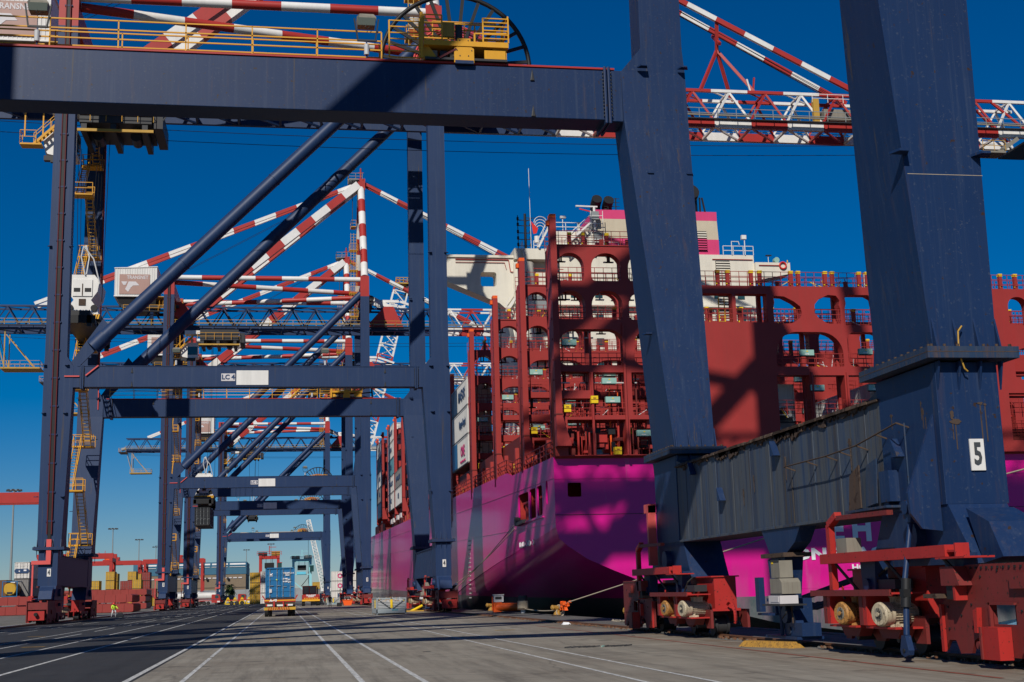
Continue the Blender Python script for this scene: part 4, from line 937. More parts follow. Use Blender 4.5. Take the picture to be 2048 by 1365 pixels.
def counter():
    m = MB(); secs = []
    for Y, k in ((87.72, 0), (97, 1), (105, 2), (112, 3), (123, 4), (135, 5), (146, 6), (156, 7), (165, 8)):
        t = (Y-87.7)/77; zk = [5.6, 4.9, 4.35, 3.9, 3.04, 2.0, .75, -1.2, -3.4][k]; row = []
        full = [(x, z) for x, z in curve]+mir
        for x, z in full:
            f = 1-abs(x-43)/25.0          # 0 at side, 1 at centre line
            zz = z-(5.6-zk)-t*9*f**.5
            xx = x if f > .001 else x
            row.append((min(max(xx, 18.0), 68.0), Y, zz))
        secs.append(row)
    n = len(secs[0]); vs = [p for r in secs for p in r]; fs = []
    for i in range(len(secs)-1):
        for j in range(n-1): fs.append((i*n+j, i*n+j+1, (i+1)*n+j+1, (i+1)*n+j))
    m.add(vs, fs, 'hull_paint', True); return m.mesh('stern_counter')
sp('stern_counter', counter())
def bow():
    m = MB(); st = [(300, 0, 0, 13.6), (312, .8, 2.2, 14.2), (324, 3.5, 7, 15), (338, 10, 15, 16.5), (352, 20, 24.4, 18)]; vs = []
    for Y, dt, db, zt in st:
        for sx in (-1, 1): vs += [(43+sx*(25-dt), Y, zt), (43+sx*(25-db), Y, 1), (43+sx*(25-db), Y, -3.6)]
    fs = []
    for i in range(len(st)-1):
        for s in (0, 3):
            for j in (0, 1): a = i*6+s+j; fs.append((a, a+1, a+7, a+6))
        fs.append((i*6, i*6+3, i*6+9, i*6+6))
    m.add(vs, fs, 'hull_paint'); return m.mesh('bow')
sp('bow', bow())
m = MB()
for (y0, z0), (y1, z1) in zip(sheer, sheer[1:]): m.add([(18.1, y0, z0-.08), (67.9, y0, z0-.08), (67.9, y1, z1-.08), (18.1, y1, z1-.08)], [(0, 1, 2, 3)], 'ship_red')
dk = sp('deck', m.mesh('deck'))
m = MB()   # mooring deck space seen through the openings, with rollers and winch drums
m.box(18.2, 30, 88, 104, 5.9, 5.95, 'ship_red').box(24, 24.1, 88, 104, 5.9, 10.1, 'ship_red_dark').box(18.2, 30, 103.5, 104, 5.9, 10.1, 'ship_red')
for y in (97.2, 101.9): m.box(18.15, 22.5, y-.1, y+.1, 5.95, 10.1, 'orange_paint' if False else 'red_paint')
for y in (92.7, 93.5, 95.2, 96.3, 98.4, 99.4, 100.8): m.tube((18.6, y, 5.95), (18.6, y, 8.0), .22, 'red_paint', 14); m.tube((18.6, y, 8.0), (18.6, y, 8.1), .3, 'grey_paint', 14)
m.box(18.3, 18.9, 92.2, 101.6, 8.0, 8.15, 'red_paint'); m.box(18.12, 18.5, 92, 102, 6.5, 6.64, 'ship_red')
sp('mooring_deck', m.mesh('mooring_deck'))
m = MB(); m.box(18.15, 18.25, 87.9, 89.5, 7.3, 8.8, 'dark_steel')
for z, y1 in ((8.83, 87.59), (6.42, 87.59)): m.box(18, 68, 87.57, 87.6, z-.03, z, 'black_steel' if z < 7 else 'hull_paint')
for z in (1.1, 9.7): m.box(34, 52, 87.585, 87.6, z, z+.02, 'hull_paint')
for (ya, za), (yb, zb) in (((87.7, 5.9), (300, 9.6)), ((87.7, 8.9), (300, 12.0))): m.beam((17.985, ya, za), (17.985, yb, zb), .04, .05, 'hull_paint')
m.box(17.9, 18.05, 91.6, 102.2, 6.48, 6.58, 'hull_paint'); m.tube((17.7, 101.9, 6.75), (18.1, 101.9, 6.75), .35, 'dark_steel', 14); m.beam((17.85, 101.5, 6.5), (17.85, 98.4, 6.6), .35, .25, 'dark_steel')
sp('weld_seam', m.mesh('weld_seam'))
m = MB()
for k in range(11): m.box(17.96, 17.99, 91.8+k*1.0, 92.4+k*1.0, 4.55, 4.6, 'text_white') if False else None
for i, (y, z, h) in enumerate([(101.6-.62*i, 4.92, .42) for i in range(10)]):
    if i in (4, 8): continue
    m.box(17.95, 17.99, y-.4, y, z-.2, z-.12, 'text_white'); m.box(17.95, 17.99, y-.4, y-.3, z-.2, z+.2, 'text_white'); m.box(17.95, 17.99, y-.4, y, z+.12, z+.2, 'text_white') if i % 2 else m.box(17.95, 17.99, y-.12, y-.02, z-.2, z+.2, 'text_white')
for i in range(14): m.box(17.95, 17.99, 129.3, 130.6, .9+i*.42, 1.0+i*.42, 'lettering_pale')
for i in range(24): m.box(17.95, 17.99, 151.0, 153.2, 4.0+i*.42, 4.2+i*.42, 'text_white') 
sp('draft_mark', m.mesh('draft_mark'))
def slet(t, s, x, z, bold=.03, sx=1.1): 
    o = letters(t, s, (x-43, 87.56-200, z+3.2), parent=ship, mat='text_white', bold=bold, sx=sx, name='stern_lettering'); return o
slet('ONE', 1.05, 36.2, 3.38, .045, 1.45); slet('E', 1.05, 38.35, 3.38, .045, 1.3); slet('HONG KONG', .56, 41.0, 2.42, .02, 1.25); slet('E H', 2.3, 38.9, 5.0, .10, .9)
slet('AGLE', 1.05, 41.0, 3.38, .045, 1.45)

# lashing bridges -------------------------------------------------
def bridge_plate():
    top = [(18, 10.3), (18, 24.93), (26.4, 24.93), (26.6, 22.2), (68, 22.2), (68, 10.3)]
    H_ = []
    for x0, x1 in ((18.5, 20.45), (20.97, 23.1), (23.6, 25.9)):
        H_.append(rr(x0, x1, 22.42, 24.4, .28, 1.0)); H_.append(rr(x0-.05, x1, 19.7, 21.72, .28, 1.0))
    H_.append(rr(18.5, 23.15, 16.5, 19.0, .5, 1.15)); H_.append(rr(23.8, 26.9, 16.5, 19.0, .5, 1.1))
    H_ += [rr(18.25, 20.55, 14.75, 16.05, .03), rr(20.78, 23.1, 13.05, 16.0, .03), rr(23.5, 25.7, 13.05, 16.0, .03), rr(25.9, 28.0, 13.05, 16.0, .03)]
    H_ += [rr(18.5, 20.6, 12.95, 14.2, .03), rr(18.9, 22.95, 10.35, 12.75, .03), rr(23.25, 28.0, 10.35, 12.75, .03)]
    H_ += [rr(28.7, 31.04, 19.57, 21.62, .03), rr(31.3, 33.6, 19.57, 21.62, .03), rr(26.9, 28.4, 19.57, 21.62, .2)]
    H_ += [[(34.05, 19.52), (34.05, 20.6), (34.15, 21.0), (34.1, 21.5), (34.9, 21.45), (35.6, 21.1), (36.05, 20.75), (36.15, 20.3), (36.05, 19.95), (35.6, 19.6), (35.2, 19.5)],
           [(39.06, 19.5), (39.06, 20.6), (38.95, 20.9), (39.05, 21.2), (38.8, 21.55), (38.2, 21.6), (37.5, 21.3), (37.15, 20.9), (37.1, 20.3), (37.4, 19.9), (37.9, 19.6), (38.2, 19.5)],
           [(39.4, 19.4), (39.4, 20.6), (39.5, 21.0), (39.45, 21.4), (39.8, 21.62), (41.2, 21.62), (41.6, 21.4), (41.67, 20.9), (41.67, 19.4)]]
    H_ += [rr(34.05, 39.05, 16.42, 18.9, .05, 1.6, 8), rr(39.4, 42.0, 16.42, 18.9, .5, .6), rr(34.0, 36.4, 10.4, 15.8, .03), rr(36.6, 39.0, 10.4, 15.8, .03), rr(39.3, 42.0, 10.4, 15.8, .03)]
    H_ += [rr(43, 46, 16.42, 18.9, .5, .9), rr(43, 46, 10.4, 15.8, .03), rr(42.5, 45, 19.5, 21.6, .4, .9), rr(46, 48.5, 19.5, 21.6, .4, .9)]
    H_ += [rr(52.05, 53.6, 19.5, 21.6, .3, .7), rr(54.1, 57, 19.5, 21.6, .3, .9), rr(52.15, 56.5, 15.5, 17.8, .3, .9), rr(51.45, 55, 11.1, 14.5, .03)]
    H_ += [rr(59, 62, 19.5, 21.6, .3, .9), rr(63, 66.5, 19.5, 21.6, .3, .9), rr(58, 62, 12, 17.8, .3, 1.2), rr(63, 67, 12, 17.8, .3, 1.2)]
    return plate(top, H_, .8, 'ship_red', 'XZ', 0.42)
BP = bridge_plate()
def bridge_frame():
    m = MB(); d, r = 'ship_red_dark', 'ship_red'
    for z, x1 in ((24.9, 26.4), (22.2, 68), (19.48, 68), (16.3, 68), (12.85, 34), (10.3, 68)): m.box(18.1, x1, .6, 1.9, z-.12, z, r)
    m.box(18, 26.4, -.05, .62, 24.9, 24.97, r)
    for x in (18.12, 20.7, 23.3, 26.2, 28.4, 33.5, 36.6, 39.2, 42.3, 47, 51.5, 57.5, 62.5, 67.6):
        m.box(x, x+.28, 1.65, 1.95, 10.3, 24.9 if x < 26.5 else 22.2, r)
    for x in (20.62, 22.95, 36.48, 39.1): m.box(x, x+.14, -.12, .02, 10.3, 19.4 if x > 22.5 and x < 30 else 16, r)
    m.box(20.68, 20.82, .3, .45, 16.4, 19.1, r)
    for x in (18.9, 21.0, 24.0): m.box(x, x+.1, 1.0, 1.1, 10.3, 16, d)
    return m.mesh('bridge_frame')
BF = bridge_frame()
def bridge_rails():
    m = MB(); r = 'ship_red'
    for z, xs in ((24.95, ((18.1, 26.3),)), (22.2, ((26.7, 67.8),)), (19.48, ((18.1, 28.4), (28.7, 33.6), (34, 42), (42.5, 49), (52, 67))), (22.32, ((18.1, 26.2),)), (16.3, ((18.2, 26.9), (33.9, 42), (43, 46))), (12.85, ((18.2, 33),)), (13.0, ((34, 42), (51, 67)))):
        for x0, x1 in xs:
            for y in (.1, 1.85): m.rail((x0, y, z), (x1, y, z), 1.05, r, sp=.62, r=.018, bars=3)
    return m.mesh('bridge_railing')
BR = bridge_rails()
def bridge_post():
    m = MB(); r = 'ship_red'
    m.box(17.99, 18.42, -.7, .0, 13.0, 26.7, r); m.prism([(17.99, -.75, 10.9), (19.0, -.75, 10.9), (18.42, -.7, 13), (17.99, -.7, 13)], (0, .7, 0), r); m.box(17.95, 18.46, -.74, .02, 13.0, 13.1, 'ship_red_dark')
    m.box(17.99, 18.42, -.7, .0, 26.7, 26.95, 'orange_paint'); m.box(17.8, 17.99, -.5, -.1, 26.2, 26.55, 'orange_paint')
    for i in range(9): m.tube((17.95, -.35, 14+i*1.4), (18.0, -.35, 14+i*1.4), .07, 'ship_red_dark', 8)
    return m.mesh('guide_post')
BPOST = bridge_post()
Y_ = 'yellow_bright'
def stub_mesh(h, w): return MB().box(-.13*w, .13*w, -.12, .12, 0, h, 'ship_red').box(-.15*w, .15*w, -.14, .14, h, h+.2, Y_).box(-.16, -.08, -.16, -.12, .3, .42, Y_).mesh('guide_cone')
STUB = stub_mesh(1.15, 1), stub_mesh(.95, .9)
def ladder_mesh(h, w):
    m = MB(); m.box(-.02-.03, .01, -.03, .03, 0, h, Y_).box(w-.03, w+.03, -.03, .03, 0, h, Y_ if w > .35 else 'ship_red')
    for i in range(int(h/.3)): m.box(0, w, -.02, .02, i*.3, i*.3+.03, 'yellow_dim')
    return m.mesh('ladder')
GB = MB().box(-.24, .24, -.2, .2, -.25, .25, Y_).box(-.24, .24, -.22, -.2, -.02, .01, 'ship_red_dark').box(-.1, .1, -.215, -.2, .06, .12, 'ship_red_dark').mesh('gear_box')
LB = MB().box(-.5, .5, -.15, .15, -.2, .2, 'teal_box').box(-.45, .45, -.18, .12, -.26, -.2, 'black_steel').box(-.06, .06, -.16, -.15, .05, .12, Y_).box(-.2, .12, -.16, -.15, -.15, -.08, 'white_paint').mesh('junction_box')
STUBS = [(x, 1.02, 22.2, 0) for x in (30.4, 31.15, 32.9, 33.55, 35.9, 36.45, 38.5, 39.05, 41.1, 41.7, 50.5, 52.2, 53.4, 56, 60, 64)]+[(x, 1.0, 24.95, 1) for x in (19.7, 20.7, 22.4)]+[(x, 1.3, 19.5, 0) for x in (29.8, 32, 37.5, 40.6, 22.8, 25.2)]
LADS = [(18.62, 16.6, 3.0, .3), (18.62, 19.7, 2.6, .3), (18.62, 22.4, 2.5, .3), (18.6, 10.4, 2.5, .3), (18.6, 13, 3.3, .3), (30.0, 16.3, 3.2, .4), (30.4, 19.5, 2.1, .4)]
def bridge_parts(o):
    for x, y, z, k in STUBS: link('guide_cone', STUB[k], o, (x, y, z))
    for x, z, h, w in LADS: link('ladder', cached(('lad', h, w), lambda: ladder_mesh(h, w)), o, (x, 1.03, z))
    for x, z in ((18.9, 13.5), (20.8, 14.1), (22.3, 10.6), (26.5, 13.4), (40.9, 13.4)): link('gear_box', GB, o, (x, .0, z))
    for x, z in ((21.9, 15.4), (22.1, 14.1), (19.2, 18.05), (24.2, 11.8), (36.3, 17.4), (40.7, 17.5), (36.9, 14.9), (41.2, 14.9), (25, 17.9)): link('junction_box', LB, o, (x, .05, z))
def bridge_bits(seed):
    rnd = random.Random(seed); m = MB(); Y = Y_
    for x in (20.9, 22.1, 24, 27.8, 35, 40.2): m.box(x-.16, x+.16, 1.3, 1.4, 25 if x < 26 else 22.2, 25.75 if x < 26 else 22.9, 'ship_red')
    for x, z in ((20.0, 16.0), (19.2, 13.9), (21.0, 13.3), (23.9, 15.7)): m.box(x-.4, x+.4, 1.0, 1.15, z-.05, z+.03, 'silver')
    for x in (23.0, 20.35, 27.2): m.tube((x, .9, 10.4), (x, .9, 15.2), .045, 'red_paint', 8)
    for i in range(90):
        x = rnd.uniform(18.4, 27.5) if i % 2 else rnd.uniform(34, 42); z = rnd.choice((12.9, 16.35, 19.5, 22.3)); a = rnd.uniform(-1.2, 1.2); l = rnd.uniform(.5, 1.3); y = rnd.uniform(.8, 1.8)
        m.beam((x, y, z+.05), (x+l*math.sin(a), y, z+l*math.cos(a)*.8+.1), .045, .045, rnd.choice(('silver', 'silver', 'lettering_pale', Y, 'ship_red_dark')))
    for z in (16.2, 19.35, 22.05, 24.75):   # cables and pipes slung under the walkways
        for k in range(3): m.beam((18.3, .8+.25*k, z-.15-.05*k), (26.3 if z > 20 else 33, .8+.25*k, z-.15-.05*k), .05, .05, rnd.choice(('ship_red_dark', 'black_steel', 'grey_paint')))
        for k in range(8): x = rnd.uniform(18.5, 26); m.box(x-.05, x+.05, .7, .8, z-.8, z-.1, rnd.choice(('black_steel', 'silver', 'ship_red_dark'))); m.box(x-.3, x+.3, .68, .85, z-.86, z-.78, 'lettering_pale')
    for i in range(60):   # valves, motors and housings low on the deck
        x = rnd.uniform(18.6, 33); s_ = rnd.uniform(.08, .35); z = rnd.uniform(10.4, 12.2); y = rnd.uniform(.4, 2.2); m.box(x-s_, x+s_, y, y+.5, z, z+rnd.uniform(.15, .8), rnd.choice(('ship_red', 'ship_red', 'ship_red_dark', 'red_paint', 'black_steel')))
    for i in range(34): x = rnd.uniform(18.6, 33); y = rnd.uniform(.5, 2.4); m.tube((x, y, 10.3), (x, y, rnd.uniform(11.5, 15.8)), rnd.uniform(.03, .09), rnd.choice(('ship_red', 'ship_red_dark', 'red_paint', 'orange_paint' if i % 5 == 0 else 'ship_red')), 6)
    for i in range(14): z = rnd.uniform(10.8, 15.8); x = rnd.uniform(18.6, 28); y = rnd.uniform(1.4, 2.5); m.tube((x, y, z), (x+rnd.uniform(1, 5), y, z), rnd.uniform(.03, .07), rnd.choice(('ship_red', 'ship_red_dark')), 6)
    return m.mesh('lashing_gear')
BG = [bridge_bits(1), bridge_bits(2)]
for i, y in enumerate((86.9, 99.1, 112.4, 127.3, 143.0, 204.0, 218.0, 232.4, 246.0, 260.0)):
    o = sp('lashing_bridge', BP); o.location = SO+Vector((0, y, 0 if i < 4 else (-1.9 if i == 4 else 3.0+.4*(i-5))))
    link('bridge_frame', BF, o); link('guide_post', BPOST, o)
    if i < 5: link('bridge_railing', BR, o); link('lashing_gear', BG[i % 2], o, kind='stuff'); bridge_parts(o)
m = MB()   # bulwark stanchions and rails along the port deck edge
for (y0, z0), (y1, z1) in zip(sheer, sheer[1:]):
    if y0 > 190: break
    m.rail((18.05, y0, z0), (18.05, y1, z1), 1.1, 'ship_red', sp=1.2, r=.03, bars=3)
sp('bulwark_rail', m.mesh('bulwark_rail')); m = MB()
for i in range(46):
    y = 88.5+i*2.6; z = 10.3+(y-88)*.0165; h = random.uniform(.8, 2.3); m.prism([(18.3, y, z), (18.3, y+.7, z), (18.3, y+.45, z+h), (18.3, y+.1, z+h)], (.3, 0, 0), 'ship_red')
    if i % 3 == 0: m.box(18.35, 18.7, y+1, y+1.5, z+.4, z+1.0, 'orange_paint' if i % 2 else 'yellow_bright')
    if i % 4 == 1: m.box(18.5, 19.5, y+1, y+2, z, z+1.4, 'ship_red_dark')
m.box(18.1, 18.5, 148, 150, 12.2, 14.2, 'white_paint'); m.tube((18.1, 147, 14.2), (18.5, 147, 14.2), .4, 'white_paint', 12)
for y in (207, 213, 221, 225): m.box(18.0, 18.3, y, y+2.6, 13.2, 13.9, 'lettering_pale')
o = sp('deck_fitting', m.mesh('deck_fitting')); o['kind'] = 'stuff'
# hatch coamings seen under the stacks
m = MB()
for y in (101, 114.5, 129.5, 205.5, 219.8, 247, 262): sp('hatch_coaming', MB().box(18.6, 67, y, y+12, 11, 13.6 if y < 150 else 15.0, 'ship_red_dark').mesh('hatch_coaming'))

# superstructure ---------------------------------------------------
w = 'ship_white'
house = sp('accommodation_block', MB().box(27.0, 57.4, 152, 166, 12, 41.6, w).box(29.5, 56.5, 151.2, 152, 34.8, 35.0, w).box(27.0, 32, 150.5, 152, 40.3, 41.6, w).mesh('accommodation_block'))
m = MB(); m.tube((28.2, 151.6, 12), (28.2, 151.6, 40), 1.3, w, 24); m.build('corner_column', house)
wing = [(18.2, 40.6), (18.2, 38.0), (22, 36.4), (25.2, 35.1), (26.2, 34.2), (26.6, 32.6), (27.0, 30.5), (28.4, 29.0), (28.4, 40.6)]
sp('bridge_wing', plate(wing, [rr(23.0, 24.9, 37.1, 38.85, .3)], 2.4, w, 'XZ', 152.6))
MB().box(18.2, 28.4, 151.2, 154.5, 40.6, 40.9, w).build('wing_deck', house); m = MB()
m.prism([(57.4, 151.5, 38.3), (61.9, 151.5, 39.2), (61.9, 151.5, 40.6), (57.4, 151.5, 40.6)], (0, 3, 0), w)
MB().prism([(28.4, 151, 33.8), (31.6, 151, 34.5), (31.6, 151, 36.0), (28.4, 151, 36.0)], (0, 2, 0), 'grey_paint').build('house_sponson', house)
m.build('bridge_wing', house)
def fr(m):  # external stairs, rails, pipes
    m.rail((29.5, 151.2, 41.6), (40, 151.2, 41.6), 1.15, 'white_paint', r=.035); m.rail((53.5, 152, 41.6), (57.4, 152, 41.6), 1.15, 'white_paint', r=.035); m.rail((18.4, 151.3, 40.9), (26, 151.3, 40.9), 1.0, 'white_paint', r=.03) if False else None
    m.path([(20, 151.3, 40.35), (26.4, 151.3, 40.35), (26.6, 151.3, 38.9), (27.6, 151.2, 38.8)], .05, 'red_paint'); m.path([(20, 151.3, 40.0), (25.9, 151.3, 40.0), (26.1, 151.3, 39.2)], .04, 'ship_red'); m.path([(52, 151.9, 41.0), (57.2, 151.9, 41.0)], .05, 'red_paint'); m.path([(28, 151.0, 39.3), (33, 151.0, 39.2)], .05, 'red_paint'); m.path([(57.8, 151.4, 40.2), (60.6, 151.4, 40.2)], .05, 'red_paint')
    for (x0, z0), (x1, z1) in (((25.9, 34), (28.4, 37.5)), ((28.6, 38), (27.9, 41.5)), ((33.2, 42), (36.5, 45)), ((29.9, 41.7), (31.2, 44.2))): m.stairs((x0, 150.6, z0), (x1, 150.6, z1), .8, 'white_paint', 'white_paint', 'y', 10)
    m.box(32.5, 33.2, 151.0, 151.9, 30, 33, 'dark_steel')
    for z in (24, 28, 32): m.box(29.5, 31.5, 151.0, 152, z, z+.2, w); m.rail((29.5, 151, z+.2), (31.5, 151, z+.2), 1., 'white_paint', r=.03)
    return m
fr(MB()).build('house_fitting', house)
m = MB()
for z in range(14, 36, 3):
    for x in range(34, 56, 3): link('cabin_window', cached(('cw',), lambda: MB().box(0, .9, 151.9, 151.99, 0, 1, 'glass').mesh('cabin_window')), house, (x, 0, z+1.0))
fun = MB(); z = 41.6
fun.loft([(41.6, 36.7, 53.1, 152.3, 162, 'funnel_pink'), (43.6, 36.9, 53.1, 152.3, 162, 'funnel_pink'), (46.0, 37.2, 53.0, 152.3, 162, 'funnel_tan'), (47.15, 37.4, 53.0, 152.3, 162, 'funnel_pink')], w)
fu = sp('funnel', fun.mesh('funnel'))
m = MB(); c = 'black_steel'
for x, h, r_ in ((38.2, 1.3, .65), (39.7, 1.2, .65), (45, 3, .9), (48, 3.5, .9), (50.2, 2.6, 1.25)): MB().tube((x, 155, 47.1), (x, 155, 47.1+h), r_, c, 16).tube((x, 155, 47.1+h), (x, 153.8, 47.7+h), r_, c, 16).build('exhaust_pipe', fu)
m.beam((51.8, 154, 49.5), (52.2, 154, 47.2), .18, .18, c).beam((51.5, 154, 49.5), (51.5, 154, 47.2), .18, .18, c); m.box(51, 52.8, 153.6, 154.4, 47.15, 47.5, c); m.build('pipe_stay', fu)
m = MB()
for x0, x1, z0, z1, n in ((49.9, 51.5, 42.2, 44.6, 8), (52.4, 54.2, 38.3, 40.8, 8), (52.5, 54.2, 32.2, 37.0, 14), (47.5, 49.4, 36, 40, 10)):
    m = MB(); m.box(x0, x1, 151.85 if z0 < 41 else 152.1, 152.32, z0, z1, 'black_steel')
    for i in range(n): zz = z0+(i+.1)*(z1-z0)/n; y = 151.75 if z0 < 41 else 152.0; m.box(x0, x1, y, y+.12, zz, zz+(z1-z0)/n*.5, w if not (41 < z0 and zz < 43.5) else 'funnel_pink')
    m.build('louvre', house)
m = MB(); c = 'black_steel'   # signal mast, radar, satellite domes, whip aerial
m.tube((28.6, 151.6, 41.6), (28.6, 151.6, 46.2), .16, c); m.tube((27.7, 151.6, 41.6), (27.7, 151.6, 46.0), .05, c)
for z in (42.2, 43.0, 43.8, 44.7, 45.4): m.beam((27.6, 151.6, z), (29.4, 151.6, z), .08, .08, c); m.tube((27.7, 151.6, z), (27.7, 151.6, z+.35), .14, c); m.tube((29.2, 151.6, z), (29.2, 151.6, z+.3), .1, c)
m.beam((28.6, 151.6, 45.7), (31, 151.6, 45.7), .06, .06, c); m.beam((28.7, 151.6, 45.2), (29.5, 151.6, 45.7), .05, .05, c)
m.build('signal_mast', house); m = MB()
m.tube((29.2, 151.2, 41.6), (29.15, 151.2, 51.8), .035, 'white_paint'); m.prism([(29.25, 151.2, 45.2), (30.1, 151.2, 44.3), (29.9, 151.2, 43.7), (29.5, 151.2, 43.6)], (0, .02, 0), 'helmet_red')
m.build('flag_staff', house); m = MB()
m.beam((34.9, 151.5, 47.3), (37.6, 151.5, 47.25), .2, .16, 'white_paint'); m.tube((37.2, 151.5, 44), (37.2, 151.5, 47.2), .16, 'white_paint'); m.beam((35.3, 151.3, 46.9), (37, 151.3, 46.5), .12, .12, 'helmet_red'); m.box(36.7, 37.7, 151.2, 151.8, 45.6, 46.6, 'grey_paint'); m.box(36.9, 38.1, 151.2, 151.9, 43, 43.8, 'grey_paint')
for z in (42, 43, 44, 45, 46): m.beam((36.6, 151, z), (38.1, 151, z), .06, .06, 'white_paint')
for x in (36.6, 38.1): m.beam((x, 151, 41.8), (x, 151, 46.6), .07, .07, 'white_paint')
m.build('radar_mast', house); m = MB()
m.tube((33.2, 151.4, 44.0), (33.2, 151.4, 46.0), .05, 'white_paint'); m.box(32.9, 33.6, 151.2, 151.6, 45.7, 45.95, 'white_paint'); m.tube((35.2, 151.4, 44), (35.2, 151.4, 45.2), .16, 'white_paint'); m.rail((32, 151.2, 44.0), (36.5, 151.2, 44.0), 1.1, 'white_paint', r=.035); m.box(32, 37, 151.2, 152.2, 41.6, 44, w)
m.build('compass_deck', house); m = MB()
for k in range(4): m.ring((30.4, 151.4-.1*k, 44.2+.25*k), (1, 0, 0), (0, 0, 1), .5+.1*k, .05, 'white_paint', 10, 4, 0, 3.1)
m.tube((29.9, 151.2, 42.5), (29.9, 151.2, 43.3), .3, 'white_paint', 12)
m.build('vent_pipe', house); m = MB()
for x, dz in ((39.6, 2.3), (40.6, 2.1)): m.tube((x, 154, 47.1), (x, 154, 47.1+dz), .07, c); [m.beam((x-.5, 154, 47.6+.5*k), (x+.5, 154, 47.6+.5*k), .06, .06, c) for k in range(4)]
m.build('aerial_mast', house); m = MB()
m.tube((56.3, 151.9, 41.6), (56.3, 151.9, 43.6), .06, 'white_paint'); m.box(55.9, 56.5, 151.7, 152.1, 43.6, 44.1, 'white_paint'); m.path([(54.6, 151.9, 41.6), (54.6, 151.9, 43.3), (55.5, 151.9, 43.3), (55.6, 151.9, 42.9)], .05, 'white_paint')
m.build('lookout_light', house); m = MB()
m.tube((59.3, 152, 40.6), (59.3, 152, 41.6), .04, 'white_paint'); m.box(59, 59.7, 151.8, 152.2, 41.55, 41.65, c); m.tube((60.3, 151.7, 41.0), (60.3, 152.3, 41.0), .35, 'teal_box', 14)
m.build('searchlight', house); m = MB()
m.ring((60.9, 151.35, 40.2), (1, 0, 0), (0, 0, 1), .42, .1, 'helmet_red', 16, 6); m.box(61.5, 61.6, 151.4, 151.5, 40.6, 40.9, 'yellow_bright')
m.build('lifebuoy', house)

# ---------------------------------------------------------------- shipping containers
def container_mesh(col, L=12.19, Hh=2.59, reefer=False, stripe=None, simple=False):
    key = ('con', col, L, Hh, reefer, simple)
    def body():
        m = MB(); w2, e = 1.219, .06
        for x in (-w2, w2-.1):
            for y in (0, L-.12): m.box(x, x+.1, y, y+.12, 0, Hh, col)
        m.box(-w2, w2, 0, L, 0, .13, 'dark_steel' if not simple else col).box(-w2, w2, 0, L, Hh-.09, Hh, col)
        n = int(L/.56) if not simple else 0
        for s in (-1, 1):
            x = s*(w2-.02)
            if reefer or simple: m.box(min(x, x-s*.05), max(x, x-s*.05), .1, L-.1, .13, Hh-.09, col)
            else:
                pts = []; p = (L-.24)/n
                for i in range(n): y = .12+i*p; pts += [(x, y), (x, y+p*.34), (x-s*.036, y+p*.5), (x-s*.036, y+p*.84)]
                pts.append((x, L-.12)); vs = [(a, b, .13) for a, b in pts]+[(a, b, Hh-.09) for a, b in pts]; k = len(pts)
                m.add(vs, [(i, i+1, k+i+1, k+i) for i in range(k-1)], col)
        m.box(-w2+.06, w2-.06, L-.08, L-.04, .1, Hh-.05, col)
        return m.mesh('container')
    return key, body
def container(col, loc, label, rz=0, L=12.19, Hh=2.59, reefer=False, end='door', group=None, simple=False, name='shipping_container'):
    """origin at the near end centre, bottom; body runs along +y"""
    key, body = container_mesh(col, L, Hh, reefer, None, simple)
    root = link(name, cached(key, body), None, loc, (0, 0, rz)); tag(root, label, 'container', group)
    if simple:
        def ends():
            m = MB(); m.box(-1.2, 1.2, -.0, .04, .1, Hh-.05, col)
            for x in (-.75, -.3, .3, .75): m.box(x-.02, x+.02, -.03, 0, .1, Hh-.1, col)
            m.box(-.02, .02, -.01, 0, .1, Hh-.1, 'dark_steel'); return m.mesh('door')
        link('door', cached(('sdoor', col, Hh), ends), root); return root
    if reefer:
        def rf():
            m = MB(); m.box(-1.1, 1.1, .03, .08, .1, Hh-.05, col); m.box(-1.0, 1.0, -.02, .03, Hh-1.25, Hh-.25, col)
            m.box(-1.0, 1.0, .0, .03, .15, .95, 'black_steel'); m.box(-.95, .95, -.02, .0, .55, .62, col); m.box(-.7, -.1, -.03, .0, .62, 1.15, 'dark_steel'); m.tube((-.4, -.05, .9), (-.4, -.02, .9), .2, 'black_steel', 14); m.box(.15, .6, -.03, 0, .7, 1.1, 'dark_steel'); m.box(.7, .95, -.03, 0, .4, 1.2, col); m.box(-.3, .05, -.03, -.02, Hh-.55, Hh-.3, 'star_blue')
            return m.mesh('refrigeration_unit')
        link('refrigeration_unit', cached(('rf', col, Hh), rf), root); return root
    def door(s):
        m = MB(); x0, x1 = (-1.12, -.015) if s < 0 else (.015, 1.12)
        n = 5; zz = .16; hz = (Hh-.3)/n
        for i in range(n): m.box(x0, x1, .05, .09, zz+i*hz, zz+(i+.62)*hz, col).box(x0, x1, .08, .10, zz+(i+.62)*hz, zz+(i+1)*hz, col)
        m.box(x0, x0+.05, .03, .09, .14, Hh-.12, col).box(x1-.05, x1, .03, .09, .14, Hh-.12, col)
        return m.mesh('door')
    def bar(s):
        m = MB()
        for x in ((-.85, -.25) if s < 0 else (.25, .85)):
            m.tube((x, .0, .12), (x, .0, Hh-.1), .022, 'grey_paint', 6)
            for z in (.3, .9, 1.6, 2.2): m.box(x-.05, x+.05, -.01, .05, z-.03, z+.03, 'grey_paint')
            m.box(x-.02, x+.3, -.03, -.005, 1.0+(.1 if x < 0 else 0), 1.04+(.1 if x < 0 else 0), 'grey_paint')
        return m.mesh('lock_bar')
    for s in (-1, 1):
        d = link('door', cached(('door', col, Hh, s), lambda: door(s)), root); link('lock_bar', cached(('bar', s, Hh), lambda: bar(s)), d)
    m = None; return root
G1 = 'containers stacked on the ship deck'
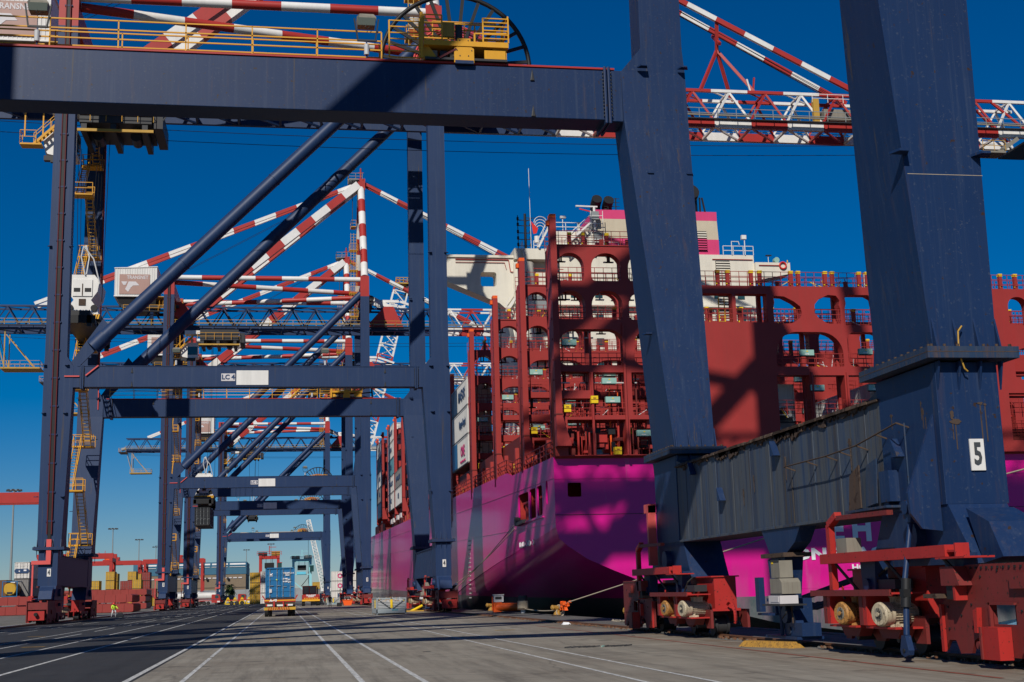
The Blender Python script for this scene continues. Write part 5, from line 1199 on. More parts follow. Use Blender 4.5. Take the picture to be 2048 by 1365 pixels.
stackA = [('con_white', 'white container lettered in magenta, lowest of the three beside the red post on the ship', 'ONE', 1.5, 'magenta_text'),
          ('con_white', 'white container with dark name, middle of the three beside the red post on the ship', 'Hapag-Lloyd', 1.0, 'navy_text'),
          ('con_white', 'white container with pale blue end stripe, topmost of three beside the red post', 'MAERSK', 1.5, 'navy_text')]
for i, (c, l, t, s_, tm) in enumerate(stackA):
    o = container(c, (19.24, 129.6, 14.2+i*2.87), l, Hh=2.84, group=G1)
    letters(t, s_, (-1.25, 3.9, 1.5), '-x', o, mat=tm, bold=.03, sx=.95)
    if t == 'ONE': letters('OCEAN NETWORK EXPRESS', .32, (-1.25, 3.9, .5), '-x', o, mat=tm, bold=.005)
    if t != 'Hapag-Lloyd': MB().box(-1.26, -1.23, 8.3, 12.1, .15, 2.75, 'con_navy' if t == 'MAERSK' else 'con_blue').build('colour_panel', o)
    if t == 'MAERSK': MB().box(-1.262, -1.23, 7.6, 8.1, .15, 2.75, 'con_navy').build('colour_stripe', o)
cols = ['con_white', 'con_grey', 'con_white', 'con_navy', 'con_white', 'con_red', 'con_teal']
ordn = ['lowest', 'second', 'third', 'fourth', 'fifth', 'sixth']
def ship_stack(y, z, n, rows, names, tag_, seed):
    rnd = random.Random(seed)
    for r in range(rows):
        for k in range(n):
            c = rnd.choice(('con_white', 'con_white', 'con_grey', 'con_teal')) if r == 0 else rnd.choice(cols)
            if tag_[0] == 'farthest' : c = rnd.choice(('con_white', 'con_grey', 'con_navy')) if r == 0 and k < 3 else ('con_white' if r == 0 and k > 3 else rnd.choice(('con_red', 'con_navy')) if r == 0 else 'con_navy')
            rowt = 'outer row' if r == 0 else '%s row inboard' % ordn[r]
            o = container(c, (19.24+r*2.5, y, z+k*2.86), '%s container, %s up in the %s of the %s deck stack' % (c[4:].replace('navy', 'dark blue').replace('teal', 'pale blue'), ordn[k], rowt, tag_[0]), Hh=2.82, group=G1, simple=(r > 0), reefer=(r == 0 and False))
            if r == 0 and c != 'con_red':
                letters(rnd.choice(('MAERSK', 'ONE', 'MSC', 'HAPAG-LLOYD')), 1.1, (-1.25, 5.5, 1.5), '-x', o, mat='navy_text', bold=.02)
ship_stack(205.6, 15.4, 2, 2, None, ('nearer',), 3); ship_stack(219.8, 15.5, 5, 3, None, ('middle',), 4); ship_stack(247.2, 15.8, 5, 4, None, ('farthest',), 5)
ship_stack(168, 14.8, 3, 1, None, ('slit',), 6)
G2 = 'containers behind the first lashing bridge'
container('con_white', (34.95, 89.4, 12.85), 'white refrigerated container with small blue star in the open bay of the lashing bridge', Hh=2.8, reefer=True, group=G2)
container('con_grey', (34.95, 89.4, 10.02), 'grey refrigerated container under the white one in the open bay of the lashing bridge', Hh=2.8, reefer=True, group=G2)
container('con_white', (43.0, 89.0, 12.85), 'pale corrugated container whose long side shows under the arches near the rusty leg', Hh=2.8, group=G2)
container('con_white', (43.0, 89.0, 10.02), 'pale corrugated container below its twin under the arches near the rusty leg', Hh=2.8, group=G2)

# ---------------------------------------------------------------- container yard on the left
YG = 'containers stacked in the yard'
# (x, y, first level, colours bottom to top)
yard = [(-54.2, 408, ['con_yellow', 'con_red', 'con_yellow'], 'leftmost'), (-50.4, 412, ['con_grey', 'con_yellow', 'con_yellow', 'con_yellow'], 'second'), (-47.6, 424, ['con_brown', 'con_yellow', 'con_red'], 'third'),
        (-44.6, 416, ['con_yellow', 'con_yellow', 'con_red', 'con_yellow'], 'fourth'), (-41.9, 404, ['con_red', 'con_yellow', 'con_yellow'], 'fifth'), (-41.9, 430, ['con_grey', 'con_red', 'con_red', 'con_red'], 'sixth'),
        (-38.4, 410, ['con_yellow', 'con_red'], 'seventh'), (-35.6, 416, ['con_yellow', 'con_grey', 'con_yellow'], 'rightmost'), (-52.8, 440, ['con_grey', 'con_red', 'con_yellow', 'con_yellow'], 'rear left'), (-46.8, 452, ['con_red', 'con_yellow', 'con_yellow', 'con_yellow'], 'rear right')]
for x, y, cs, nm in yard:
    for k, c in enumerate(cs):
        container(c, (x, y, k*2.62), '%s container, %s from the ground in the %s yard stack' % (c[4:].replace('con_', ''), ['lowest', 'second', 'third', 'fourth'][k], nm), group=YG, L=6.06, Hh=2.59)
for i, (x, y, z, c, l) in enumerate([(-43.9, 240, 5.85, 'con_white', 'white rust edged reefer container with blue round logo, top of its stack'), (-43.9, 240, 2.95, 'con_grey', 'container under the white reefer, its end pale and its side in shade'), (-43.9, 240, 0.02, 'con_grey', 'lowest container under the white reefer beside the tank'),
        (-48.6, 246, 3.0, 'con_brown', 'brown container above a white one, left of the yellow ended tank'), (-48.6, 246, .02, 'con_white', 'white container under the brown one, left of the yellow ended tank'), (-45.0, 236, .02, 'con_grey', 'grey container carrying the yellow ended tank')]):
    o = container(c, (x, y, z), l, Hh=2.87 if c != 'con_grey' or z else 2.87, L=12.19, reefer=False, simple=(i in (1, 2, 3, 4, 5)), group='containers left of the second crane')
    if i == 0:
        m = MB(); m.box(-.95, .95, -.06, -.0, 1.0, 1.75, 'navy_text'); m.tube((-.8, -.07, 1.38), (-.8, -.02, 1.38), .4, 'navy_text', 16).tube((.8, -.07, 1.38), (.8, -.02, 1.38), .4, 'navy_text', 16); m.build('round_logo', o); MB().box(.3, .75, -.10, -.07, 1.35, 1.6, 'text_white').box(-.5, -.3, -.10, -.07, 1.25, 1.45, 'text_white').build('logo_mark', o)
def tank(x, y, z, frame, shell, end, label, L=6.06, along='y'):
    r = thing('tank_container', label, 'tank', (x, y, z), 0 if along == 'y' else R(-90))
    m = MB()
    for a in (-1.16, 1.16):
        for b in (0, L): m.beam((a, b, 0), (a, b, 2.55), .14, .14, frame)
        for zz in (.07, 2.5): m.beam((a, 0, zz), (a, L, zz), .12, .12, frame)
    for b in (0, L):
        for zz in (.07, 2.5): m.beam((-1.16, b, zz), (1.16, b, zz), .12, .12, frame)
    m.build('tank_frame', r)
    m = MB(); m.tube((0, .35, 1.25), (0, L-.35, 1.25), 1.1, shell, 24); m.tube((0, .1, 1.25), (0, .35, 1.25), .95, end, 24, r2=1.1); m.tube((0, L-.35, 1.25), (0, L-.1, 1.25), 1.1, shell, 24, r2=.9); m.box(-.35, .35, L*.4, L*.6, 2.3, 2.5, 'white_paint'); m.box(-.45, .45, .05, .11, .45, .8, 'dark_steel'); m.build('tank_shell', r)
    return r
tank(-45.0, 236, 2.92, 'con_blue', 'con_brown', 'con_yellow', 'yellow ended tank container in a blue frame, on the grey container')
tank(-48.4, 238, 0.02, 'con_navy', 'silver', 'silver', 'silver tank container on the ground beside the grey container under the tank')

def hatch_cover(x0, x1, y, z, h, label):
    r = thing('hatch_cover', label, 'hatch cover', ((x0+x1)/2, y, z), group='dark red hatch covers piled on the quay')
    w2 = (x1-x0)/2; m = MB(); c = 'red_paint' if False else 'con_red'
    m.prism([(-w2, 0, .12), (-w2+.35, 0, 0), (w2-.35, 0, 0), (w2, 0, .12), (w2, 0, h-.28), (w2-.3, 0, h-.12), (-w2+.3, 0, h-.12), (-w2, 0, h-.28)], (0, 11, 0), c)
    for i in range(int(w2*2/1.6)): xx = -w2+.8+i*1.6; m.box(xx-.06, xx+.06, -.06, .0, .1, h-.2, c)
    m.build('cover_panel', r)
    m = MB()
    for i in range(int(w2*2/3.0)): xx = -w2+1.2+i*3.0; m.box(xx-.22, xx+.22, -.02, .4, h-.12, h, c)
    m.box(-w2+2, -w2+2.12, -.1, -.02, 0, h, 'yellow_bright'); m.build('lug', r)
for i, (x0, x1, y, lv, nm) in enumerate([(-46.6, -34.6, 212, 2, 'near pile left of the second crane leg'), (-34.2, -22.4, 212, 2, 'near pile behind the worker in the yellow vest'), (-42.8, -28.6, 296, 3, 'rear pile below the yellow containers'), (-57.5, -43.2, 296, 3, 'rear pile half hidden by the second crane leg')]):
    for k in range(lv): hatch_cover(x0+(k % 2)*.3, x1-(k % 2)*.2, y, .05+k*1.44, 1.36, '%s dark red hatch cover in the %s' % (['lowest', 'second', 'topmost'][k] if lv == 3 else ['lower', 'upper'][k], nm))

# ---------------------------------------------------------------- yard cranes, straddle carriers, masts
def rtg(x0, x1, y, zt, label, dep=9, th=1.6, rz=0, off=0):
    r = thing('yard_gantry_crane', label, 'yard crane', ((x0+x1)/2, y, 0), rz, group='red gantry cranes over the container yard'); w = (x1-x0)/2; c = 'red_paint'
    for s in (-1, 1):
        m = MB()
        for q in (0, dep): m.beam((s*w, q, 1.6), (s*w, q, zt-th), 1.0, .9, c)
        m.box(s*w-.7, s*w+.7, -2, dep+2, 1.0, 1.9, c); m.box(s*w-.5, s*w+.5, -.5, dep+.5, zt-th-1.2, zt-th, c); m.beam((s*w, 0, 4), (s*w, dep, zt-3), .4, .4, c); m.build('gantry_leg', r)
        m = MB()
        for q in (-1, 1.5, dep-1.5, dep+1): m.tube((s*w-.4, q, .8), (s*w+.4, q, .8), .8, 'rubber', 16)
        m.build('wheel', r)
    for q in (0, dep): MB().box(-w-.8, w+.8, q-.5, q+.5, zt-th, zt, c).build('gantry_beam', r)
    if off: return r
    m = MB(); m.box(-3, 3, .3, dep-.3, zt, zt+.5, c).box(-2.4, 1.8, 1, dep-1, zt+.5, zt+2.3, 'orange_paint').box(1.8, 3.4, 1, 4, zt+.5, zt+1.5, c); m.beam((-2.8, 1, zt+2), (-4.8, 1, zt+3.6), .15, .15, c); m.beam((-2.2, 1, zt+.5), (-2.2, 1, zt+4.2), .2, .2, c);  m.build('trolley', r)
    return r
rtg(-57.6, -35.2, 212, 18.35, 'nearer red yard gantry, its long beam ending behind the second crane land side leg', dep=3.2, off=1)
rtg(-80.5, -57.3, 470, 17.9, 'red rubber tyred gantry, left one over the yellow containers')
rtg(-80, -57.2, 560, 17.9, 'red gantry crane just behind the left one, trolley over the red containers')
rtg(-55, -32.4, 560, 18.2, 'red gantry crane seen between the third and fourth crane legs')
def straddle(x, y, c, label, w=4.9, h=13.6, brace=False):
    r = thing('straddle_carrier', label, 'straddle carrier', (x, y, 0)); m = MB()
    for sx in (-w/2, w/2):
        for q in (0, 8): m.beam((sx, q, .8), (sx, q, h-1), .75, .7, c)
        m.box(sx-.45, sx+.45, -1, 9, .7, 1.5, c).box(sx-.4, sx+.4, -.5, 8.5, h-1.2, h-.4, c)
    m.build('frame', r)
    m = MB()
    for sx in (-w/2, w/2):
        for q in (-.5, 2, 6, 8.5): m.tube((sx-.3, q, .65), (sx+.3, q, .65), .65, 'rubber', 14)
    m.build('wheel', r)
    m = MB()
    for q in (0, 8): m.box(-w/2, w/2, q-.3, q+.3, h-1.2, h-.5, c)
    m.box(-w/2-.6, -.6, -.5, 3, h-.4, h+.5, 'dark_steel').box(.6, w/2+.5, -.5, 3, h-.4, h+.7, 'yellow_dim' if c == 'red_paint' else 'grey_paint'); m.rail((-w/2-.9, -.9, h-.4), (w/2+.9, -.9, h-.4), 1.1, c, r=.05)
    m.beam((0, 0, h), (0, 0, h+2.3), .22, .22, c); m.beam((0, 0, h+1.9), (1.9, 0, h+1.9), .15, .15, c); m.box(-1.3, 1.3, 0, 7, h-3.8, h-2.4, 'black_steel')
    for sx in (-.9, .9): m.beam((sx, .2, h-2.4), (sx, .2, h-.5), .12, .12, 'dark_steel')
    m.build('top_deck', r)
    m = MB(); m.box(w/2-.2, w/2+1.0, -1.2, .6, h-4.4, h-2.5, 'glass').box(w/2-.3, w/2+1.1, -1.3, .7, h-2.5, h-2.35, c); m.build('cab', r)
    m = MB(); z = h-6.4; m.beam((-w/2, 0, z+1.2), (w/2, 0, z+1.2), .25, .25, c)
    if brace:
        m.beam((-w/2, -.1, 6.3), (w/2, -.1, 1.8), .3, .3, c); m.beam((w/2, -.1, 8.2), (-.2, -.1, 4.8), .22, .22, 'dark_steel'); m.box(-1.6, 1.2, -.6, .2, h-5.2, h-4.4, 'star_blue')
    m.build('cross_brace', r)
straddle(-3.75, 381, 'red_paint', 'tall red straddle carrier seen end-on behind the blue container lorry')
straddle(5.8, 420, 'ltblue', 'pale blue straddle carrier with diagonal brace near the white lattice boom', w=5.2, brace=True)
def mast(x, y, h, label):
    r = thing('light_mast', label, 'light mast', (x, y, 0), group='tall lighting masts in the yard')
    MB().tube((0, 0, 0), (0, 0, h), .38, 'grey_paint', 10, r2=.16).build('mast_pole', r)
    m = MB(); m.ring((0, 0, h-.3), (1, 0, 0), (0, 1, 0), 1.3, .09, 'grey_paint', 14, 4)
    for i in range(8):
        a = i*math.pi/4; m.prism([(1.6*math.cos(a)-.35, 1.6*math.sin(a), h-.55), (1.6*math.cos(a)+.35, 1.6*math.sin(a), h-.55), (1.6*math.cos(a)+.25, 1.6*math.sin(a), h-.05), (1.6*math.cos(a)-.25, 1.6*math.sin(a), h-.05)], (0, .3, 0), 'dark_steel'); m.beam((0, 0, h-.1), (1.5*math.cos(a), 1.5*math.sin(a), h-.2), .08, .08, 'grey_paint')
    m.build('lamp_ring', r)
for x, y, h, l in ((-66.3, 348, 30, 'nearest lighting mast at far left, rising behind the tank containers'), (-65.4, 540, 30, 'lighting mast above the red yard gantry, left of centre'), (-65.7, 640, 30, 'lighting mast over the red containers of the yard'), (-66.4, 732, 30, 'distant lighting mast just left of the third crane leg'), (-21.2, 805, 30, 'lighting mast beside the right end of the brown warehouse'), (-6.3, 724, 30, 'lighting mast rising over the red straddle carrier')):
    mast(x, y, h, l)

# ---------------------------------------------------------------- vehicles
def wheelset(m, xs, ys, r, w, mt='rubber'):
    for x in xs:
        for y in ys: m.tube((x-w/2, y, r), (x+w/2, y, r), r, mt, 20); m.tube((x-w/2-.01, y, r), (x+w/2+.01, y, r), r*.5, 'dark_steel', 14)
def lorry(x, y, sc):
    t = thing('container_lorry', 'red terminal lorry trailer with a blue container, seen from behind on the quay road', 'lorry', (x, y, 0)); t.scale = (sc,)*3
    m = MB(); m.box(-.5, -.35, .3, 12.4, .95, 1.3, 'red_paint').box(.35, .5, .3, 12.4, .95, 1.3, 'red_paint')
    m.box(-1.3, 1.3, 0, .3, 1.2, 1.42, 'red_paint'); m.box(-1.28, 1.28, -.02, 0, 1.3, 1.38, 'hazard_yellow'); m.prism([(-1.3, 0, 1.42), (-1.5, 0, 1.75), (-1.4, 0, 1.78), (-1.2, 0, 1.42)], (0, .5, 0), 'red_paint').prism([(1.3, 0, 1.42), (1.5, 0, 1.75), (1.4, 0, 1.78), (1.2, 0, 1.42)], (0, .5, 0), 'red_paint')
    m.box(-1.25, 1.25, .05, .25, .95, 1.2, 'rusty_edge'); m.box(-.55, -.42, -.05, .1, .7, 1.3, 'bogie_red').box(.22, .35, -.05, .1, .7, 1.3, 'bogie_red')
    for k in range(4): m.box(-1.3, 1.3, 2.5+k*3, 2.7+k*3, 1.25, 1.42, 'red_paint')
    m.build('trailer_frame', t)
    m = MB(); m.box(-1.3, 1.3, -.18, -.1, .55, .78, 'con_yellow'); m.tube((-1.3, -.14, .66), (-1.3, -.1, .66), .1, 'grey_paint', 8)
    for i in range(10):
        a = -.95+i*.19; s = 1 if i < 5 else -1
        m.prism([(a-.04, -.2, .56), (a+.05, -.2, .56), (a+.05+.06*s, -.2, .77), (a-.04+.06*s, -.2, .77)], (0, .02, 0), 'red_paint' if i % 1 == 0 else 'hazard_yellow')
    m.build('bumper', t)
    m = MB(); wheelset(m, (-1.12, -.8, .8, 1.12), (1.4, 2.7), .5, .28); wheelset(m, (-1.0, 1.0), (10.6,), .5, .3); m.build('wheel', t)
    for x_ in (-.85, .85):
        m = MB(); m.box(x_-.22, x_+.22, -.04, .04, .88, 1.02, 'white_paint'); m.box(x_-.3, x_-.2, -.05, .04, .88, 1.02, 'helmet_red'); m.build('rear_light', t)
    letters('A-69', .3, (-.55, -.03, 1.33), parent=t, mat='text_white', bold=.012); MB().box(-.25, .25, -.06, -.02, .86, 1.0, 'white_paint').build('number_plate', t)
    m = MB(); m.box(-1.1, 1.1, 12.6, 14.4, 1.1, 3.0, 'red_paint'); m.box(-.6, .6, 12.0, 15.5, .7, 1.1, 'dark_steel'); m.build('cab', t)
    c = container('con_blue', (x, y+.25*sc, 1.44*sc), 'blue container with four lock bars riding on the red trailer', Hh=2.62); c.scale = (sc,)*3
    for k, (tx, s_, lx, lz) in enumerate((('CLL', .2, .45, 2.15), ('U 109751 4', .17, .72, 2.15), ('22G1', .16, .62, 1.98), ('30 480', .15, .42, 1.68), ('2 200', .15, .72, 1.6), ('28 280', .15, .42, 1.45), ('67.7', .15, .78, 1.4))): letters(tx, s_, (lx, -.0, lz), parent=c, mat='text_white', bold=.008)
    m = MB(); m.prism([(-.85, -.01, 2.0), (-.72, -.01, 2.0), (-.6, -.01, 2.12), (-.66, -.01, 2.16), (-.75, -.01, 2.08), (-.82, -.01, 2.14), (-.88, -.01, 2.1)], (0, .01, 0), 'text_white'); m.box(-.9, -.6, -.01, 0, 1.92, 1.96, 'text_white'); m.box(-.9, -.68, -.02, 0, .55, .85, 'lettering_pale'); m.tube((-.3, -.02, 1.62), (-.3, 0, 1.62), .05, 'hivis', 10); m.build('door_print', c)
lorry(-.23, 114.9, 1.0)
def terminal_truck(x, y, label):
    t = thing('terminal_tractor', label, 'truck', (x, y, 0)); r = 'red_paint'; m = MB()
    m.box(-1.5, 1.5, 0, 5.4, .9, 1.9, r).box(-1.55, 1.55, -.1, 0, .8, 1.1, 'hazard_yellow'); m.prism([(-1.3, -.05, 1.1), (1.3, -.05, 1.1), (1.4, -.05, 1.95), (-1.4, -.05, 1.95)], (0, .1, 0), r)
    for i in range(9): m.prism([(-1.2+i*.28, -.09, 1.16), (-1.08+i*.28, -.09, 1.16), (-.98+i*.28, -.09, 1.4), (-1.1+i*.28, -.09, 1.4)], (0, .03, 0), 'hazard_yellow')
    m.box(-.5, .5, -.08, -.05, 1.5, 1.62, 'white_paint'); m.build('chassis', t)
    m = MB(); m.box(-1.35, 1.0, 1.2, 3.2, 1.9, 2.1, r)
    for xx in (-1.35, -.25, .95): m.box(xx-.06, xx+.06, 1.15, 1.3, 2.0, 3.3, r).box(xx-.06, xx+.06, 3.1, 3.25, 2.0, 3.3, r)
    m.box(-1.45, 1.1, 1.1, 3.3, 3.3, 3.45, r); m.box(-1.3, .95, 1.22, 1.26, 2.1, 3.3, 'lamp_glass'); m.box(-1.36, -1.32, 1.3, 3.1, 2.1, 3.3, 'glass'); m.build('cab', t)
    letters('TRANSNET', .34, (0, -.08, 1.78), parent=t, mat='text_white', bold=.015)
    m = MB(); wheelset(m, (-1.25, 1.25), (.7, 4.4), .55, .5); m.build('wheel', t)
    MB().tube((1.2, 2.5, 1.9), (1.2, 2.5, 3.2), .1, 'dark_steel').build('exhaust', t)
terminal_truck(4.85, 238, 'red terminal tractor with glazed cab, driving beyond the blue container lorry')
def road_truck(x, y, label, col='red_paint', load=None):
    t = thing('road_truck', label, 'truck', (x, y, 0), R(-90)); m = MB()   # nose towards +x
    m.box(-1.2, 1.2, 0, 12, 1.1, 1.35, col); m.build('trailer_frame', t); m = MB()
    m.prism([(-1.2, 12.6, .6), (-1.2, 15, .6), (-1.2, 15.1, 1.8), (-1.2, 14.8, 2.9), (-1.2, 12.8, 3.0), (-1.2, 12.6, 2.8)], (2.4, 0, 0), col); m.box(-1.22, 1.22, 13.6, 14.6, 1.9, 2.7, 'glass'); m.box(-.9, .9, 14.9, 15.12, 1.9, 2.7, 'glass'); m.box(-1.24, 1.24, 14.2, 15, .7, 1.1, 'white_paint'); m.build('cab', t)
    m = MB(); wheelset(m, (-1, 1), (1.2, 2.5, 3.8, 10.5, 14.0), .5, .3); m.build('wheel', t)
    if load == 'box': MB().box(-1.2, 1.2, .2, 8, 1.35, 3.6, 'white_paint').box(-1.22, 1.22, 8.3, 11.5, 1.35, 2.6, 'grey_paint').build('load_body', t)
road_truck(-33, 402, 'red trailer truck carrying the white tank container, left of the yellow triangles')
road_truck(-26, 418, 'red flatbed with white body crossing behind the yellow triangles', load='box')
road_truck(-14, 350, 'low red trailer near the foot of the red straddle carrier')
tank(-31, 402, 1.4, 'con_navy', 'con_white', 'con_navy', 'white tank container with round red mark on the red trailer', 12, 'x')
for i in range(4):
    t = thing('wheel_stand', ['yellow triangular stand nearest the red truck cab', 'second yellow triangular stand from the truck cab', 'third yellow triangular stand from the truck cab', 'yellow triangular stand with white panel, farthest right of its row'][i], 'stand', (-15.3+i*1.95, 390, 0), group='yellow triangular stands in a row')
    m = MB()
    for y in (0, 1.2):
        m.beam((-.85, y, .1), (0, y, 2.0), .26, .2, 'yellow_bright', up=(0, 1, 0)); m.beam((.85, y, .1), (0, y, 2.0), .26, .2, 'yellow_bright', up=(0, 1, 0)); m.beam((-.85, y, .15), (.85, y, .15), .26, .2, 'yellow_bright', up=(0, 1, 0)); m.beam((-.4, y, 1), (.4, y, 1), .2, .16, 'yellow_bright', up=(0, 1, 0))
    m.box(-.7, .7, 0, 1.2, .1, .25, 'yellow_dim'); m.build('stand_frame', t)
    if i == 3: MB().box(-.35, .35, -.06, 0, .4, 1.2, 'white_paint').build('panel', t)
for k, (c, l) in enumerate((('con_white', 'lowest white container with square blue emblem behind the lorry'), ('con_white', 'middle white container with square blue emblem behind the lorry'), ('con_white', 'top white container with square blue emblem behind the lorry'))):
    o = container(c, (-4.1, 331, .1+k*2.6), l, L=6.06, group='white containers with blue emblem'); MB().box(.1, 1.0, -.08, -.05, .8, 1.8, 'star_blue').box(.35, .75, -.1, -.08, 1.05, 1.55, 'con_white').build('star_emblem', o)
for k in range(3): container('con_yellow', (-6.9, 342, .1+k*2.6), '%s yellow ochre container standing left of the white emblem containers' % ('lowest', 'middle', 'top')[k], L=6.06, group='ochre containers behind the lorry')
for k, (t_, l, col) in enumerate((('', 'blue low open container under the white lettered ones', 'con_blue'), ('ALIANCA' if False else 'BERS', 'white container with black letters under the magenta lettered ones', 'con_white'), ('ONE', 'white container with magenta letters, middle beyond the bins', 'con_white'), ('ONE', 'white container with magenta letters, topmost beyond the bins', 'con_white'))):
    o = container(col, (11.3, 322, [0, .35, 2.7, 5.0][k] if k else 0), l, rz=R(-90), Hh=[.5, 2.3, 2.3, 2.3][k], L=12.19, group='white containers stacked beyond the lashing bins')
    if k: letters(t_, 1.5, (1.24, 4.5, 1.2), '-y', o, mat='magenta_text' if k > 1 else 'navy_text', bold=.05); o.children[-1].rotation_euler = (R(90), 0, R(90)); o.children[-1].location = (1.26, 3.0, 1.2)
container('con_yellow', (12.2, 500, 4.2), 'ochre container on the wall behind the white lattice boom', Hh=2.6); container('con_grey', (12.2, 500, 1.6), 'grey container under the ochre one behind the lattice boom', Hh=2.6)

container('con_shaded', (-12.85, 220.1, 13.35), 'container painted dark as if in shade, hanging under the third crane spreader', Hh=2.9)
# ---------------------------------------------------------------- lashing gear bins, skip, quayside clutter
def gear_bin(x, y, rz, label, w=2.4, L=5.9, h=1.3):
    r = thing('lashing_bin', label, 'bin', (x, y, 0), rz, 'grey lashing gear bins on the quay'); g = 'bin_grey'; m = MB()
    m.box(0, w, 0, L, .1, .42, g)
    m.build('base', r)
    for a in (0, w-.08):
        for b in (0, L-.08): MB().box(a, a+.08, b, b+.08, 0, h, g).build('corner_post', r)
    m = MB()
    for b in (0, L-.04):
        m.box(.08, w-.08, b, b+.04, h-.08, h, g); m.box(w/2-.04, w/2+.04, b, b+.05, .42, h, g); m.box(w/2-.09, w/2+.09, b-.02, b+.06, .5, h-.12, 'yellow_bright') if b == 0 else None
        m.beam((.1, b, h-.08), (w/2-.05, b, .45), .05, .06, 'grey_text').beam((w-.1, b, h-.08), (w/2+.05, b, .45), .05, .06, 'grey_paint')
        for k in range(6): m.box(.1, w-.1, b+.06, b+.08, .5+k*.12, .55+k*.12, 'silver')
    for a in (0, w-.04):
        m.box(a, a+.04, .08, L-.08, h-.08, h, g)
        for k in range(4): yy = .5+k*1.5; m.box(a, a+.05, yy, yy+.06, .42, h, g)
        for k in range(6): m.box(a+.01, a+.03, .1, L-.1, .5+k*.12, .55+k*.12, 'silver')
        m.box(a-.02, a+.06, 1.8, 2.1, .5, h-.12, 'yellow_bright')
    m.box(w*.52, w*.72, -.01, 0, .28, .42, 'con_teal'); m.build('side_panel', r)
    m = MB(); rnd = random.Random(int(x*10))
    for i in range(46): a, b = rnd.uniform(.15, w-.3), rnd.uniform(.15, L-.4); m.beam((a, b, rnd.uniform(.9, h-.02)), (a+rnd.uniform(-.1, .3), b+rnd.uniform(-.2, .4), rnd.uniform(1.0, h+.06)), .06, .06, rnd.choice(('yellow_dim', 'silver', 'bollard_yellow', 'grey_paint')))
    for k in range(4): m.box(.1, w-.1, .1+k*1.4, .3+k*1.4, .42, 1.0, 'grey_paint')
    m.build('lashing_gear', r, kind='stuff')
gear_bin(7.45, 109, 0, 'grey lashing gear bin with yellow marks, nearest on the quay beside the white line')
gear_bin(7.5, 236, 0, 'grey lashing gear bin standing beyond the dark dressed worker', 2.3, 5)
gear_bin(4.95, 240, 0, 'far grey lashing gear bin between the tractor and the dark dressed worker', 2.2, 5)
t = thing('skip', 'orange rubbish skip beside the far lashing bin', 'skip', (9.7, 205, 0)); MB().prism([(-.55, 0, .12), (.5, 0, .12), (.75, 0, .95), (-.8, 0, .95)], (0, 2.4, 0), 'orange_paint').box(-.8, .75, -.06, 2.46, .9, .98, 'orange_paint').build('skip_body', t); m = MB()
for i in range(14): m.tube((random.uniform(-.6, .5), random.uniform(.2, 2), .9), (random.uniform(-.6, .6), random.uniform(.2, 2), 1.3), random.uniform(.08, .2), random.choice(('black_steel', 'dark_steel', 'white_paint')), 8)
m.build('rubbish', t, kind='stuff'); MB().box(-1.6, -.9, 0, 1.5, 0, .55, 'rubber').build('base', t)
def bollard(x, y, label, tilt=0):
    r = thing('mooring_bollard', label, 'bollard', (x, y, 0), tilt, 'yellow mooring bollards along the quay edge'); m = MB()
    m.tube((0, 0, 0), (0, 0, .10), .34, 'rusty_edge', 20).tube((0, 0, .10), (0, 0, .38), .24, 'bollard_yellow', 20, r2=.15).tube((0, 0, .38), (-.05, 0, .5), .15, 'bollard_yellow', 20, r2=.2); m.build('bollard_post', r)
    m = MB(); m.tube((.12, 0, .46), (-.38, 0, .53), .17, 'bollard_yellow', 20, r2=.15); m.tube((-.38, 0, .53), (-.45, 0, .53), .15, 'bollard_yellow', 20, r2=.08); m.build('bollard_head', r)
    return r
bollard(16.35, 80, 'yellow horned bollard holding the orange and brown mooring tails', .5); bollard(16.3, 62.3, 'yellow bollard at the foot of the thick white hawsers', .5); bollard(16.3, 106, 'dull bollard behind the orange mooring unit', .5); bollard(16.3, 128, 'dark bollard beyond the mooring unit near the second crane', .5)
t = thing('mooring_unit', 'orange horizontal mooring winch with grey control box on the quay edge', 'winch', (15.7, 99, 0)); m = MB()
m.tube((-.1, 0, .42), (1.6, -.9, .42), .30, 'orange_paint', 24); m.tube((1.6, -.9, .42), (1.75, -.98, .42), .34, 'orange_paint', 24); m.box(-.3, .3, -.3, .3, .08, .78, 'orange_paint'); m.build('winch_drum', t)
m = MB(); m.box(-.25, .45, -.25, .35, .8, 1.32, 'silver'); m.box(-.18, .3, -.27, -.24, 1.0, 1.2, 'dark_steel'); m.box(-.3, .5, -.3, .4, 1.3, 1.36, 'silver'); m.build('control_box', t)
m = MB(); m.box(-.3, 1.7, -1.1, .4, .0, .08, 'dark_steel'); m.tube((-.35, 0, .2), (-.35, 0, 1.2), .05, 'orange_paint'); m.build('base', t)
t = thing('capstan', 'upright steel capstan wound with brown rope between the winch and the yellow bollard', 'capstan', (16.3, 91.5, 0)); MB().tube((0, 0, 0), (0, 0, .07), .55, 'dark_steel', 20).tube((0, 0, .07), (0, 0, .32), .16, 'silver', 20).build('base', t)
MB().tube((0, 0, .34), (0, 0, 1.25), .30, 'dark_steel', 24).tube((0, 0, .3), (0, 0, .36), .42, 'rusty_edge', 20).build('drum', t); m = MB()
for i in range(6): m.ring((0, 0, .42+.085*i), (1, 0, 0), (0, 1, 0), .335, .045, 'rope', 24, 6)
m.build('rope_turns', t)
